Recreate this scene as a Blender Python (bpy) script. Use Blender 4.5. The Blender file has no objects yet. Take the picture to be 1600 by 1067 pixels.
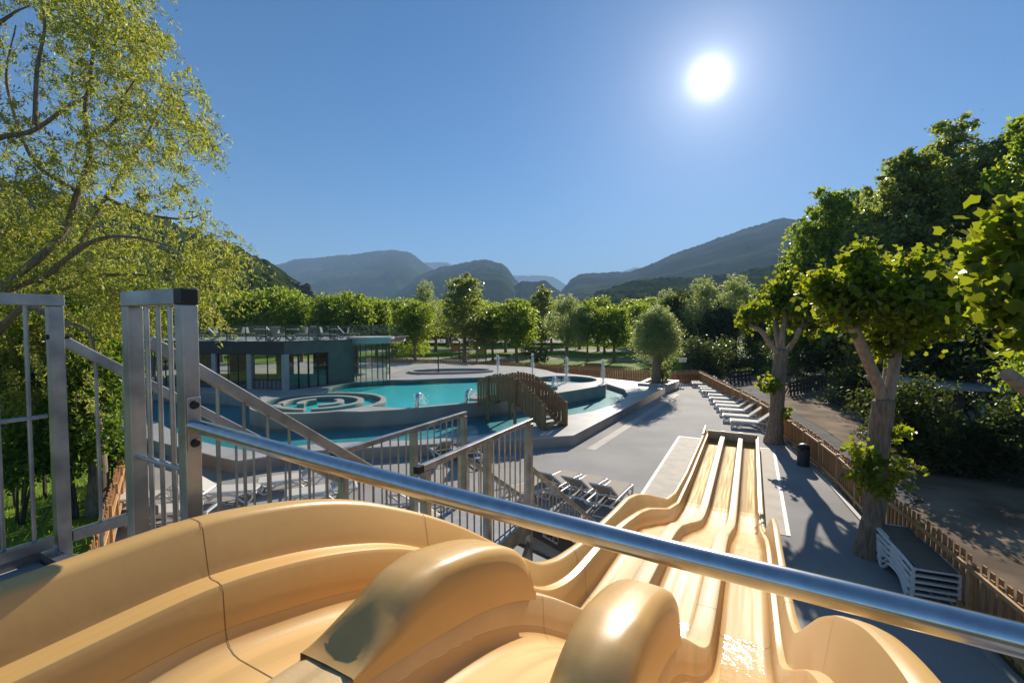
import bpy, math, random
import numpy as np
from mathutils import Vector
R_ = random.Random(7)
sc = bpy.context.scene
COL = sc.collection
rad = math.radians
# ---------------------------------------------------------------- camera, sky, sun, exposure
CAMH = 5.0
FPX = 711.0                      # focal length in photo pixels (1600 wide) : a 16 mm lens
PITCH = math.atan(27 / FPX)
cam = bpy.data.cameras.new('camera'); camo = bpy.data.objects.new('camera', cam); COL.objects.link(camo)
camo.location = (0, 0, CAMH); camo.rotation_euler = (rad(90) - PITCH, 0, 0)
cam.sensor_width = 36; cam.lens = 36 * FPX / 1600; cam.clip_start = 0.05; cam.clip_end = 30000
sc.camera = camo

def ray(px, py):
    u = (px - 800) / FPX; v = (533.5 - py) / FPX
    c, s = math.cos(PITCH), math.sin(PITCH)
    return Vector((u, c + v * s, v * c - s))
def G(px, py, z=0.0):            # where the sight line of a photo pixel meets height z
    d = ray(px, py); t = (z - CAMH) / d.z
    return Vector((d.x * t, d.y * t, z))
def P(px, py, Y):                # point of a photo pixel at forward distance Y
    d = ray(px, py); t = Y / d.y
    return Vector((d.x * t, Y, CAMH + d.z * t))

SUN = ray(1108, 122).normalized()
SUN_EL = math.asin(SUN.z); SUN_AZ = math.atan2(SUN.x, SUN.y)
world = bpy.data.worlds.new('World'); sc.world = world; world.use_nodes = True
wn = world.node_tree.nodes; wl = world.node_tree.links; wn.clear()
wout = wn.new('ShaderNodeOutputWorld'); bg = wn.new('ShaderNodeBackground'); sky = wn.new('ShaderNodeTexSky')
sky.sky_type = 'NISHITA'; sky.sun_disc = False; sky.sun_elevation = SUN_EL; sky.sun_rotation = SUN_AZ
sky.altitude = 1200; sky.air_density = 1.0; sky.dust_density = 0.3; sky.ozone_density = 4.0
bg.inputs[1].default_value = 0.059
tc = wn.new('ShaderNodeTexCoord'); dt = wn.new('ShaderNodeVectorMath'); dt.operation = 'DOT_PRODUCT'
nv = wn.new('ShaderNodeVectorMath'); nv.operation = 'NORMALIZE'
wl.new(tc.outputs['Generated'], nv.inputs[0]); wl.new(nv.outputs[0], dt.inputs[0]); dt.inputs[1].default_value = SUN
mx = wn.new('ShaderNodeMath'); mx.operation = 'MAXIMUM'; wl.new(dt.outputs['Value'], mx.inputs[0]); mx.inputs[1].default_value = 0
acc = None
for power, gain in ((11000, 170.0), (1900, 14.0), (260, 3.4), (36, .7)):      # the aureole the air makes round the sun
    pw = wn.new('ShaderNodeMath'); pw.operation = 'POWER'; wl.new(mx.outputs[0], pw.inputs[0]); pw.inputs[1].default_value = power
    ml = wn.new('ShaderNodeMath'); ml.operation = 'MULTIPLY'; wl.new(pw.outputs[0], ml.inputs[0]); ml.inputs[1].default_value = gain
    if acc is None: acc = ml
    else:
        ad = wn.new('ShaderNodeMath'); ad.operation = 'ADD'; wl.new(acc.outputs[0], ad.inputs[0]); wl.new(ml.outputs[0], ad.inputs[1]); acc = ad
va = wn.new('ShaderNodeVectorMath'); va.operation = 'ADD'
cmb = wn.new('ShaderNodeCombineXYZ')
for i in range(3): wl.new(acc.outputs[0], cmb.inputs[i])
hs = wn.new('ShaderNodeHueSaturation'); hs.inputs['Saturation'].default_value = 1.25; wl.new(sky.outputs[0], hs.inputs['Color']); wl.new(hs.outputs[0], va.inputs[0]); wl.new(cmb.outputs[0], va.inputs[1])
wl.new(va.outputs[0], bg.inputs[0]); wl.new(bg.outputs[0], wout.inputs[0])

sun = bpy.data.lights.new('sun', 'SUN'); suno = bpy.data.objects.new('sun', sun); COL.objects.link(suno)
sun.energy = 5.0; sun.angle = rad(0.5); sun.color = (1, 0.91, 0.77)
suno.rotation_euler = SUN.to_track_quat('Z', 'Y').to_euler(); suno.location = (0, 0, 60)
sc.view_settings.view_transform = 'Standard'; sc.view_settings.look = 'None'
sc.view_settings.exposure = 0.95; sc.view_settings.gamma = 1; sc.view_settings.use_curve_mapping = False
sc.render.engine = 'CYCLES'
cy = sc.cycles
cy.use_denoising = True; cy.max_bounces = 7; cy.diffuse_bounces = 4; cy.glossy_bounces = 4; cy.transmission_bounces = 5
cy.transparent_max_bounces = 10; cy.volume_bounces = 0; cy.sample_clamp_indirect = 6; cy.caustics_reflective = False; cy.caustics_refractive = False

# ---------------------------------------------------------------- materials
def nodes(name):
    m = bpy.data.materials.new(name); m.use_nodes = True
    nt = m.node_tree; nt.nodes.clear(); o = nt.nodes.new('ShaderNodeOutputMaterial')
    return m, nt.nodes, nt.links, o
def noise_fac(n, l, scale, detail=4, stretch=None, w=None):
    t = n.new('ShaderNodeTexCoord'); x = n.new('ShaderNodeTexNoise'); x.inputs['Scale'].default_value = scale; x.inputs['Detail'].default_value = detail
    if stretch:
        mp = n.new('ShaderNodeMapping'); mp.inputs['Scale'].default_value = stretch
        l.new(t.outputs['Object'], mp.inputs[0]); l.new(mp.outputs[0], x.inputs['Vector'])
    else: l.new(t.outputs['Object'], x.inputs['Vector'])
    return x.outputs[0]
def ramp(n, l, fac, stops):
    r = n.new('ShaderNodeValToRGB'); e = r.color_ramp.elements
    while len(e) < len(stops): e.new(0.5)
    for k, (p, c) in enumerate(stops): e[k].position = p; e[k].color = (*c, 1)
    l.new(fac, r.inputs[0]); return r.outputs[0]
def M(name, c1, c2=None, scale=3.0, rough=0.6, metal=0.0, bump=0.0, bscale=None, stretch=None, spec=0.5, coat=0.0, detail=5, lo=.35, hi=.65):
    m, n, l, o = nodes(name); b = n.new('ShaderNodeBsdfPrincipled'); l.new(b.outputs[0], o.inputs[0])
    b.inputs['Roughness'].default_value = rough; b.inputs['Metallic'].default_value = metal
    b.inputs['Specular IOR Level'].default_value = spec; b.inputs['Coat Weight'].default_value = coat; b.inputs['Coat Roughness'].default_value = .08
    if c2 is None: b.inputs['Base Color'].default_value = (*c1, 1)
    else: l.new(ramp(n, l, noise_fac(n, l, scale, detail, stretch), [(lo, c1), (hi, c2)]), b.inputs['Base Color'])
    if bump:
        bp = n.new('ShaderNodeBump'); bp.inputs['Strength'].default_value = bump; bp.inputs['Distance'].default_value = 0.02
        l.new(noise_fac(n, l, bscale or scale * 4, 5, stretch), bp.inputs['Height']); l.new(bp.outputs[0], b.inputs['Normal'])
    return m
def M_leaf(name, dark, light, trans, tw=0.45, rough=0.45, spec=.4):
    m, n, l, o = nodes(name)
    geo = n.new('ShaderNodeNewGeometry')
    c = ramp(n, l, geo.outputs['Random Per Island'], [(0, dark), (.6, tuple((a + b) / 2 for a, b in zip(dark, light))), (1, light)])
    b = n.new('ShaderNodeBsdfPrincipled'); l.new(c, b.inputs['Base Color']); b.inputs['Roughness'].default_value = rough; b.inputs['Specular IOR Level'].default_value = spec
    t = n.new('ShaderNodeBsdfTranslucent')
    tcol = ramp(n, l, geo.outputs['Random Per Island'], [(0, tuple(x * .7 for x in trans)), (.94, trans), (1, (trans[0] * 1.35, trans[1] * .95, trans[2] * .7))])
    l.new(tcol, t.inputs[0])
    mix = n.new('ShaderNodeMixShader'); mix.inputs[0].default_value = tw
    l.new(b.outputs[0], mix.inputs[1]); l.new(t.outputs[0], mix.inputs[2]); l.new(mix.outputs[0], o.inputs[0])
    return m
def M_clear(name, tint, bump=0.0, bscale=4.0, rough=0.02, ior=1.33, refl=(1, 1, 1), stretch=None):
    m, n, l, o = nodes(name)
    tr = n.new('ShaderNodeBsdfTransparent'); tr.inputs[0].default_value = (*tint, 1)
    gl = n.new('ShaderNodeBsdfGlossy'); gl.inputs['Roughness'].default_value = rough; gl.inputs[0].default_value = (*refl, 1)
    f0 = ((ior - 1) / (ior + 1)) ** 2; fr = n.new('ShaderNodeLayerWeight'); fr.inputs['Blend'].default_value = .5     # Schlick, the same from both sides
    p5 = n.new('ShaderNodeMath'); p5.operation = 'POWER'; l.new(fr.outputs['Facing'], p5.inputs[0]); p5.inputs[1].default_value = 5
    ma = n.new('ShaderNodeMath'); ma.operation = 'MULTIPLY_ADD'; l.new(p5.outputs[0], ma.inputs[0]); ma.inputs[1].default_value = 1 - f0; ma.inputs[2].default_value = f0
    mix = n.new('ShaderNodeMixShader'); l.new(ma.outputs[0], mix.inputs[0]); l.new(tr.outputs[0], mix.inputs[1]); l.new(gl.outputs[0], mix.inputs[2]); l.new(mix.outputs[0], o.inputs[0])
    if bump:
        bp = n.new('ShaderNodeBump'); bp.inputs['Strength'].default_value = bump; bp.inputs['Distance'].default_value = 0.05
        l.new(noise_fac(n, l, bscale, 3, stretch), bp.inputs['Height']); l.new(bp.outputs[0], gl.inputs['Normal']); l.new(bp.outputs[0], fr.inputs['Normal'])
    return m

MT = {}
MT['slide'] = M('tan_gelcoat', (.68, .415, .15), (.62, .37, .125), 1.2, rough=.35, spec=.34, detail=6, bump=.03, bscale=22)
MT['lane'] = M('wet_gelcoat', (.70, .46, .20), (.64, .41, .175), 1.6, rough=.5, spec=.12, detail=6)
MT['slide_top'] = M('worn_gelcoat', (.70, .50, .27), (.62, .435, .225), 2.5, rough=.5, spec=.15, bump=.06, bscale=60)
MT['seam'] = M('seam_sealant', (.20, .12, .05), rough=.6)
MT['slide_water'] = M_clear('thin_water', (.84, .79, .64), bump=.02, bscale=2, rough=.03, refl=(.5, .5, .5))
MT['slide_film'] = M_clear('running_film', (.97, .95, .88), bump=.3, bscale=14, rough=.10, refl=(.7, .7, .7))
MT['galv'] = M('galvanised_steel', (.52, .51, .495), (.30, .305, .31), 6, rough=.40, metal=.85, bump=.05, bscale=40)
MT['rail_steel'] = M('brushed_steel', (.62, .62, .62), (.52, .52, .53), 30, rough=.2, metal=1.0)
MT['black_cap'] = M('black_plastic', (.012, .012, .013), rough=.5)
MT['dark_steel'] = M('dark_painted_steel', (.05, .055, .06), (.035, .038, .042), 8, rough=.5)
MT['grey_plastic'] = M('grey_tread', (.33, .33, .33), (.26, .26, .265), 12, rough=.7)
MT['terrace'] = M('resin_gravel', (.42, .40, .375), (.335, .32, .30), .45, rough=.85, bump=.35, bscale=160, detail=10, spec=.25)
def speckle(m, s=70, amt=.35):
    n = m.node_tree.nodes; l = m.node_tree.links; b = next(x for x in n if x.type == 'BSDF_PRINCIPLED'); src = b.inputs['Base Color'].links[0].from_socket
    f = noise_fac(n, l, s, 3); r = ramp(n, l, f, [(.35, (1 - amt,) * 3), (.65, (1 + amt * .6,) * 3)]); mx_ = n.new('ShaderNodeMix'); mx_.data_type = 'RGBA'; mx_.blend_type = 'MULTIPLY'; mx_.inputs[0].default_value = 1
    l.new(src, mx_.inputs[6]); l.new(r, mx_.inputs[7]); g = noise_fac(n, l, .13, 4); r2 = ramp(n, l, g, [(.38, (.84, .84, .86)), (.55, (1, 1, 1))]); m2 = n.new('ShaderNodeMix'); m2.data_type = 'RGBA'; m2.blend_type = 'MULTIPLY'; m2.inputs[0].default_value = 1
    l.new(mx_.outputs[2], m2.inputs[6]); l.new(r2, m2.inputs[7]); l.new(m2.outputs[2], b.inputs['Base Color'])
speckle(MT['terrace'])
def streaks(m, lo=.86, rough=.18):          # water marks and rubbing that run down the slide
    n = m.node_tree.nodes; l = m.node_tree.links; b = next(x for x in n if x.type == 'BSDF_PRINCIPLED'); src = b.inputs['Base Color'].links[0].from_socket
    t = n.new('ShaderNodeTexCoord'); mp = n.new('ShaderNodeMapping'); mp.vector_type = 'TEXTURE'; mp.inputs['Rotation'].default_value = (0, 0, math.pi / 2 - math.atan(375 / FPX)); mp.inputs['Scale'].default_value = (1.6, .05, .6)
    x = n.new('ShaderNodeTexNoise'); x.inputs['Scale'].default_value = 1.0; x.inputs['Detail'].default_value = 6; l.new(t.outputs['Object'], mp.inputs[0]); l.new(mp.outputs[0], x.inputs['Vector'])
    r = ramp(n, l, x.outputs[0], [(.36, (lo, lo, lo * .97)), (.52, (1, 1, 1)), (.7, (1.05, 1.06, 1.1))]); mx_ = n.new('ShaderNodeMix'); mx_.data_type = 'RGBA'; mx_.blend_type = 'MULTIPLY'; mx_.inputs[0].default_value = 1
    l.new(src, mx_.inputs[6]); l.new(r, mx_.inputs[7]); l.new(mx_.outputs[2], b.inputs['Base Color'])
    mr = n.new('ShaderNodeMapRange'); mr.inputs[1].default_value = .3; mr.inputs[2].default_value = .7; q = b.inputs['Roughness'].default_value; mr.inputs[3].default_value = q - rough * .5; mr.inputs[4].default_value = q + rough * .5; l.new(x.outputs[0], mr.inputs[0]); l.new(mr.outputs[0], b.inputs['Roughness'])
streaks(MT['lane'], .87); streaks(MT['slide_top'], .84); streaks(MT['slide'], .95, .12)
MT['pad'] = M('pale_concrete', (.52, .46, .38), (.43, .38, .31), 2.2, rough=.8, bump=.1, bscale=60)
MT['white_paint'] = M('white_paint', (.60, .57, .52), (.50, .475, .435), 6, rough=.6)
MT['coping'] = M('coping_concrete', (.46, .435, .40), (.36, .34, .315), .8, rough=.45, bump=.06, bscale=40)
MT['poolwall'] = M('pool_render', (.38, .335, .29), (.30, .265, .235), .9, rough=.7, bump=.08, bscale=25, detail=8)
MT['tile'] = M('pool_lining', (.022, .74, .78), (.016, .68, .73), 1.5, rough=.5)
MT['river_tile'] = M('river_lining', (.04, .38, .43), (.032, .33, .385), 1.0, rough=.5)
MT['water'] = M_clear('pool_surface', (.93, .985, .985), bump=.22, bscale=3.2, refl=(.3, .3, .3))
MT['river'] = M_clear('river_surface', (.90, .97, .97), bump=.35, bscale=2.6, refl=(.45, .45, .45))
MT['foam'] = M_leaf('white_spray', (.93, .94, .95), (.95, .96, .97), (.93, .95, .97), .6)
MT['stem'] = M('shrub_stem', (.085, .065, .045), (.05, .038, .028), 6, rough=.9)
MT['wood'] = M('larch_fence', (.47, .235, .085), (.34, .16, .058), 3.5, rough=.72, stretch=(6, 6, .6), bump=.15)
MT['wood_light'] = M('larch_rail', (.56, .34, .15), (.45, .26, .11), 4, rough=.7, stretch=(2, 2, 6), bump=.1)
MT['oldwood'] = M('weathered_wood', (.33, .22, .105), (.235, .15, .068), 4, rough=.8, stretch=(5, 5, .7), bump=.2)
MT['darkwood'] = M('dark_stained_wood', (.05, .04, .033), (.035, .027, .022), 5, rough=.75)
MT['bark'] = M('grey_brown_bark', (.30, .22, .155), (.15, .11, .075), 7, rough=.9, stretch=(3, 3, .5), bump=.9, bscale=14)
MT['palebark'] = M('pale_limb_bark', (.42, .32, .24), (.27, .20, .145), 6, rough=.85, stretch=(2, 2, .6), bump=.5, bscale=14)
MT['wall_grey'] = M('charcoal_render', (.145, .125, .108), (.115, .10, .088), 1.5, rough=.8, bump=.1, bscale=40)
MT['fascia'] = M('dark_fascia', (.052, .047, .043), (.042, .038, .035), 2, rough=.6)
MT['pale_col'] = M('pale_column', (.42, .41, .40), (.36, .35, .34), 3, rough=.7)
MT['frame'] = M('black_aluminium', (.018, .018, .02), rough=.4)
MT['glass'] = M_clear('window_glass', (.86, .91, .90), ior=1.6, rough=.01)
MT['clear_glass'] = M_clear('clear_glass', (.82, .91, .91), ior=1.8, rough=.01)
MT['roofdeck'] = M('roof_deck', (.36, .35, .345), (.30, .295, .29), 1.5, rough=.8)
MT['strip'] = M('grey_strip_curtain', (.22, .20, .215), (.12, .105, .12), 5, rough=.5, stretch=(6, 6, .4))
MT['interior'] = M('pale_interior', (.40, .37, .33), (.30, .28, .25), 1, rough=.8)
MT['interior_wood'] = M('interior_timber', (.30, .17, .07), (.22, .12, .05), 3, rough=.6)
MT['resin_white'] = M('white_resin', (.76, .755, .74), (.70, .69, .67), 5, rough=.45)
MT['sling_cream'] = M('cream_sling', (.60, .56, .50), (.53, .49, .44), 30, rough=.8)
MT['sling_taupe'] = M('taupe_sling', (.40, .335, .27), (.34, .28, .225), 40, rough=.85)
MT['sling_brown'] = M('brown_sling', (.17, .14, .11), (.14, .115, .09), 40, rough=.85)
MT['resin_grey'] = M('grey_resin', (.26, .25, .245), (.21, .205, .20), 5, rough=.5)
MT['sling_grey'] = M('grey_sling', (.34, .325, .31), (.28, .27, .26), 30, rough=.8)
MT['asphalt'] = M('old_asphalt', (.15, .14, .13), (.095, .09, .087), .7, rough=.9, bump=.2, bscale=60, detail=9, spec=.08)
MT['dirt'] = M('dusty_ground', (.30, .22, .15), (.13, .095, .065), .55, rough=.95, bump=.5, bscale=12, detail=10, spec=.08)
MT['earth'] = M('dry_earth', (.12, .105, .05), (.08, .085, .035), .15, rough=.95, bump=.5, bscale=5, detail=10, spec=.08)
MT['lawn'] = M('mown_lawn', (.19, .27, .03), (.13, .20, .022), .8, rough=.9, bump=.5, bscale=30, detail=10, spec=.08)
MT['path'] = M('pale_gravel', (.40, .36, .31), (.33, .295, .25), .5, rough=.9, bump=.2, bscale=30, spec=.08)
MT['yellow'] = M('yellow_panel', (.52, .36, .03), (.45, .31, .03), 4, rough=.5)
MT['orange'] = M('orange_panel', (.60, .22, .04), (.52, .18, .03), 4, rough=.5)
MT['spout'] = M('polished_spout', (.75, .75, .75), rough=.12, metal=1)
MT['hutwall'] = M('brown_boards', (.14, .105, .075), (.10, .075, .055), 4, rough=.8, stretch=(.5, .5, 6))
MT['hutroof'] = M('pale_roof', (.33, .33, .31), (.26, .26, .25), 3, rough=.7)
MT['greygreen'] = M('grey_green_trim', (.24, .27, .235), rough=.7)
MT['sign'] = M('white_sign', (.72, .72, .72), rough=.5)
MT['rock'] = M('dark_rock', (.10, .09, .085), (.055, .05, .05), .12, rough=.95, bump=1, bscale=.8, detail=10)
MT['flower'] = M('rust_foliage', (.15, .08, .03), (.09, .06, .02), 6, rough=.8)
L_plane = M_leaf('plane_leaf', (.05, .10, .013), (.13, .21, .027), (.55, .70, .05), .5)
L_dark = M_leaf('poplar_leaf', (.075, .098, .026), (.21, .25, .07), (.58, .66, .09), .45, rough=.33, spec=.6)
L_pale = M_leaf('silver_willow_leaf', (.17, .215, .085), (.30, .36, .16), (.62, .72, .22), .47)
L_willow = M_leaf('golden_willow_leaf', (.14, .165, .03), (.36, .375, .08), (.62, .66, .08), .5)
L_big = M_leaf('broad_leaf', (.028, .062, .006), (.09, .155, .013), (.58, .66, .025), .43, rough=.42, spec=.3)
L_shade = M_leaf('shaded_shrub_leaf', (.032, .048, .015), (.08, .105, .03), (.16, .215, .03), .38, spec=.3)  # shade over the right-hand shrubs is put into this darker leaf colour
L_ivy = M_leaf('ivy_leaf', (.045, .095, .012), (.11, .18, .024), (.29, .44, .03), .43, spec=.2)
L_grass = M_leaf('grass_blade', (.12, .20, .018), (.22, .33, .03), (.46, .62, .05), .42)

# ---------------------------------------------------------------- object helpers
def tag(o, label=None, cat=None, group=None, kind=None):
    if label: o['label'] = label
    if cat: o['category'] = cat
    if group: o['group'] = group
    if kind: o['kind'] = kind
    return o
def thing(name, loc, label, cat, group=None, rz=0.0):
    o = bpy.data.objects.new(name, None); COL.objects.link(o)
    o.location = loc; o.rotation_euler = (0, 0, rz); o.empty_display_size = .1
    return tag(o, label, cat, group)
def link(name, me, mat, parent=None, smooth=False):
    o = bpy.data.objects.new(name, me); COL.objects.link(o)
    if mat and not me.materials: me.materials.append(mat)
    if smooth: me.polygons.foreach_set('use_smooth', [True] * len(me.polygons))
    if parent: o.parent = parent
    return o
def copy_tree(o, parent=None):
    c = o.copy(); COL.objects.link(c)
    if parent: c.parent = parent
    for ch in list(o.children): copy_tree(ch, c)
    return c
class MB:
    def __init__(s): s.v = []; s.f = []
    def add(s, vs, fs):
        k = len(s.v); s.v += [tuple(p) for p in vs]; s.f += [tuple(i + k for i in f) for f in fs]; return s
    def box(s, c, size, ax=None):
        c = Vector(c); hx, hy, hz = [q / 2 for q in size]
        X, Y, Z = ax or (Vector((1, 0, 0)), Vector((0, 1, 0)), Vector((0, 0, 1)))
        vs = [c + X * (hx * i) + Y * (hy * j) + Z * (hz * k) for k in (-1, 1) for j in (-1, 1) for i in (-1, 1)]
        return s.add(vs, [(0, 2, 3, 1), (4, 5, 7, 6), (0, 1, 5, 4), (2, 6, 7, 3), (0, 4, 6, 2), (1, 3, 7, 5)])
    def bar(s, p, q, w, h, up=(0, 0, 1)):            # rectangular bar from p to q
        p = Vector(p); q = Vector(q); d = (q - p); L = d.length
        if L < 1e-6: return s
        d /= L; up = Vector(up)
        if abs(d.dot(up)) > .98: up = Vector((1, 0, 0)) if abs(d.x) < .9 else Vector((0, 1, 0))
        sd = d.cross(up).normalized(); u = sd.cross(d).normalized()
        return s.box((p + q) / 2, (L, w, h), (d, sd, u))
    def tube(s, pts, r, n=8, caps=True):
        pts = [Vector(p) for p in pts]; rs = r if isinstance(r, (list, tuple)) else [r] * len(pts)
        k0 = len(s.v); m = len(pts); prev = None
        for i, p in enumerate(pts):
            d = (pts[min(i + 1, m - 1)] - pts[max(i - 1, 0)]).normalized()
            if prev is None:
                a = Vector((0, 0, 1)) if abs(d.z) < .9 else Vector((1, 0, 0)); u = d.cross(a).normalized()
            else: u = (prev - d * prev.dot(d)).normalized()
            prev = u; w = d.cross(u)
            for j in range(n):
                t = 2 * math.pi * j / n; s.v.append(tuple(p + (u * math.cos(t) + w * math.sin(t)) * rs[i]))
        for i in range(m - 1):
            for j in range(n):
                a = k0 + i * n + j; b = k0 + i * n + (j + 1) % n
                s.f.append((a, b, b + n, a + n))
        if caps: s.f.append(tuple(k0 + j for j in range(n))[::-1]); s.f.append(tuple(k0 + (m - 1) * n + j for j in range(n)))
        return s
    def prism(s, poly, z0, z1):
        n = len(poly); vs = [(p[0], p[1], z0) for p in poly] + [(p[0], p[1], z1) for p in poly]
        return s.add(vs, [tuple(range(n))[::-1], tuple(range(n, 2 * n))] + [(i, (i + 1) % n, n + (i + 1) % n, n + i) for i in range(n)])
    def cyl(s, c, r, z0, z1, n=20, r2=None):
        r2 = r if r2 is None else r2
        vs = [(c[0] + r * math.cos(2 * math.pi * i / n), c[1] + r * math.sin(2 * math.pi * i / n), z0) for i in range(n)]
        vs += [(c[0] + r2 * math.cos(2 * math.pi * i / n), c[1] + r2 * math.sin(2 * math.pi * i / n), z1) for i in range(n)]
        return s.add(vs, [tuple(range(n))[::-1], tuple(range(n, 2 * n))] + [(i, (i + 1) % n, n + (i + 1) % n, n + i) for i in range(n)])
    def sheet(s, rows):                                # grid of rows of points
        n = len(rows[0]); k0 = len(s.v)
        for r in rows: s.v += [tuple(p) for p in r]
        for i in range(len(rows) - 1):
            for j in range(n - 1):
                a = k0 + i * n + j; s.f.append((a, a + 1, a + n + 1, a + n))
        return s
    def build(s, name, mat, parent=None, smooth=False, bevel=0.0, base=None):
        off = Vector(parent.location) if parent is not None and base is None else Vector(base or (0, 0, 0))
        if parent is not None and parent.parent is not None and base is None: off = off + Vector(parent.parent.location)
        me = bpy.data.meshes.new(name)
        me.from_pydata([(x - off.x, y - off.y, z - off.z) for x, y, z in s.v], [], s.f); me.update()
        o = link(name, me, mat, parent, smooth)
        if smooth:
            import bmesh
            bm = bmesh.new(); bm.from_mesh(me); bmesh.ops.recalc_face_normals(bm, faces=bm.faces)
            for e in bm.edges:
                if len(e.link_faces) == 2 and e.calc_face_angle(0) > rad(42): e.smooth = False
            bm.to_mesh(me); bm.free()
        if bevel:
            b = o.modifiers.new('bevel', 'BEVEL'); b.width = bevel; b.segments = 2; b.limit_method = 'ANGLE'
        return o
def root_off(o):
    return Vector(o.location)
def shape(name, outer, holes, z0, z1, mat, parent=None, kind=None, bevel=0.0):   # filled outline with holes, z0..z1 thick
    cu = bpy.data.curves.new(name, 'CURVE'); cu.dimensions = '2D'; cu.fill_mode = 'BOTH'
    for poly in [outer] + list(holes):
        sp = cu.splines.new('POLY'); sp.points.add(len(poly) - 1); sp.use_cyclic_u = True
        for p, q in zip(sp.points, poly): p.co = (q[0], q[1], 0, 1)
    h = max((z1 - z0) / 2, 0); cu.extrude = h; cu.bevel_depth = bevel; cu.offset = -bevel
    t = bpy.data.objects.new(name, cu); dg = bpy.context.evaluated_depsgraph_get()
    me = bpy.data.meshes.new_from_object(t); bpy.data.objects.remove(t); bpy.data.curves.remove(cu)
    me.name = name; off = Vector(parent.location) if parent else Vector((0, 0, 0))
    for v in me.vertices: v.co = Vector((v.co.x, v.co.y, v.co.z + z0 + h)) - off
    me.materials.clear()
    o = link(name, me, mat, parent)
    return tag(o, kind=kind)
def sheet_poly(name, poly, z, mat, kind='structure'):
    if sum(a[0] * b[1] - b[0] * a[1] for a, b in zip(poly, list(poly[1:]) + [poly[0]])) < 0: poly = list(poly)[::-1]
    me = bpy.data.meshes.new(name); me.from_pydata([(p[0], p[1], z) for p in poly], [], [tuple(range(len(poly)))]); me.update()
    return tag(link(name, me, mat), kind=kind)
def smooth_closed(pts, k=6):
    n = len(pts); out = []
    P_ = [Vector((p[0], p[1])) for p in pts]
    for i in range(n):
        a, b, c, d = P_[i - 1], P_[i], P_[(i + 1) % n], P_[(i + 2) % n]
        for j in range(k):
            t = j / k
            out.append(tuple(.5 * ((2 * b) + (c - a) * t + (2 * a - 5 * b + 4 * c - d) * t * t + (3 * b - a - 3 * c + d) * t ** 3)))
    return out
def smooth_open(pts, k=6):
    P_ = [Vector(p) for p in pts]; P_ = [2 * P_[0] - P_[1]] + P_ + [2 * P_[-1] - P_[-2]]; out = []
    for i in range(1, len(P_) - 2):
        a, b, c, d = P_[i - 1:i + 3]
        for j in range(k):
            t = j / k
            out.append(.5 * ((2 * b) + (c - a) * t + (2 * a - 5 * b + 4 * c - d) * t * t + (3 * b - a - 3 * c + d) * t ** 3))
    out.append(P_[-2]); return out
def arc(c, r, a0, a1, n=20): return [(c[0] + r * math.cos(rad(a0 + (a1 - a0) * i / n)), c[1] + r * math.sin(rad(a0 + (a1 - a0) * i / n))) for i in range(n + 1)]
# slide axes: a runs down the slide, b to its right
TH = math.atan(375 / FPX); SA = Vector((math.sin(TH), math.cos(TH), 0)); RB = Vector((SA.y, -SA.x, 0)); UP = Vector((0, 0, 1))
def S(a, b, z): return SA * a + RB * b + Vector((0, 0, z))
def interp(tab, smooth=.12):
    xs = np.array([t[0] for t in tab]); ys = np.array([t[1] for t in tab])
    g = np.arange(-3, 24, .02); y = np.interp(g, xs, ys); k = int(smooth / .02) * 2 + 1
    y = np.convolve(np.pad(y, k, 'edge'), np.ones(k) / k, 'same')[k:-k]; y = np.convolve(np.pad(y, k, 'edge'), np.ones(k) / k, 'same')[k:-k]
    return lambda a: float(np.interp(a, g, y))
# ---------------------------------------------------------------- ground, roads, hills
gm = MB()
ring = [0, 12, 30, 60, 110, 200, 400, 900, 2200, 5200]
NA = 64
rows = [[(r * math.cos(2 * math.pi * j / NA), r * math.sin(2 * math.pi * j / NA), -0.03) for j in range(NA + 1)] for r in ring[1:]]
gm.sheet(rows); gm.add([(x, y, -0.03) for x, y, z in rows[0][:-1]], [tuple(range(NA))])
tag(gm.build('ground', MT['earth']), kind='structure')
FR = [(15.9, 38.6), (14.6, 32.0), (13.35, 25.6), (12.35, 21.3), (11.42, 18.2), (10.2, 14.3), (9.25, 11.9), (8.5, 9.9), (7.93, 8.1), (7.25, 6.4), (6.75, 4.6), (6.5, 2.5)]
BK = [(15.9, 38.6), (12.6, 37.9), (8.0, 41.5), (0.0, 47.5), (-8.0, 50.5), (-16.0, 53.0)]
LF = [(-6.2, 6.4), (-8.7, 9.7), (-10.7, 12.3), (-12.8, 15.0)]
terr = [(6.5, 2.5), (6.5, -8), (-5.5, -8)] + LF + [(-20, 20), (-34, 30), (-30, 54), (-16, 53)] + BK[::-1][1:-1] + FR[:-1]
sheet_poly('terrace', terr, 0.0, MT['terrace'])
sheet_poly('lawn', [(-40, 56), (-14, 56), (0, 52), (9, 46), (22, 46), (60, 70), (60, 82), (-50, 82)], -.006, MT['lawn'])
sheet_poly('lawn', [(-60, 90), (60, 90), (80, 118), (-70, 118)], -.006, MT['lawn'])
sheet_poly('path', [(-60, 82), (60, 82), (60, 90), (-60, 90)], -.004, MT['path'])
sheet_poly('path', [(-30, 58), (-8, 55), (3, 55), (-2, 60), (6, 64), (20, 60), (22, 64), (4, 68), (-34, 66)], .003, MT['path'])
sheet_poly('path', [(-90, 122), (90, 122), (90, 150), (-90, 150)], -.006, MT['path'])
sheet_poly('road', [(9.6, 11.7), (10.9, 15.6), (12.2, 19.8), (13.6, 25.4), (14.9, 31.8), (16.2, 38.4), (19, 48), (23, 60), (30, 74), (34, 72), (27, 56), (22.5, 44), (19, 35), (16.4, 27), (15.0, 22), (13.1, 16.5), (11.7, 12.9)], -.012, MT['asphalt'])
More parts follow.
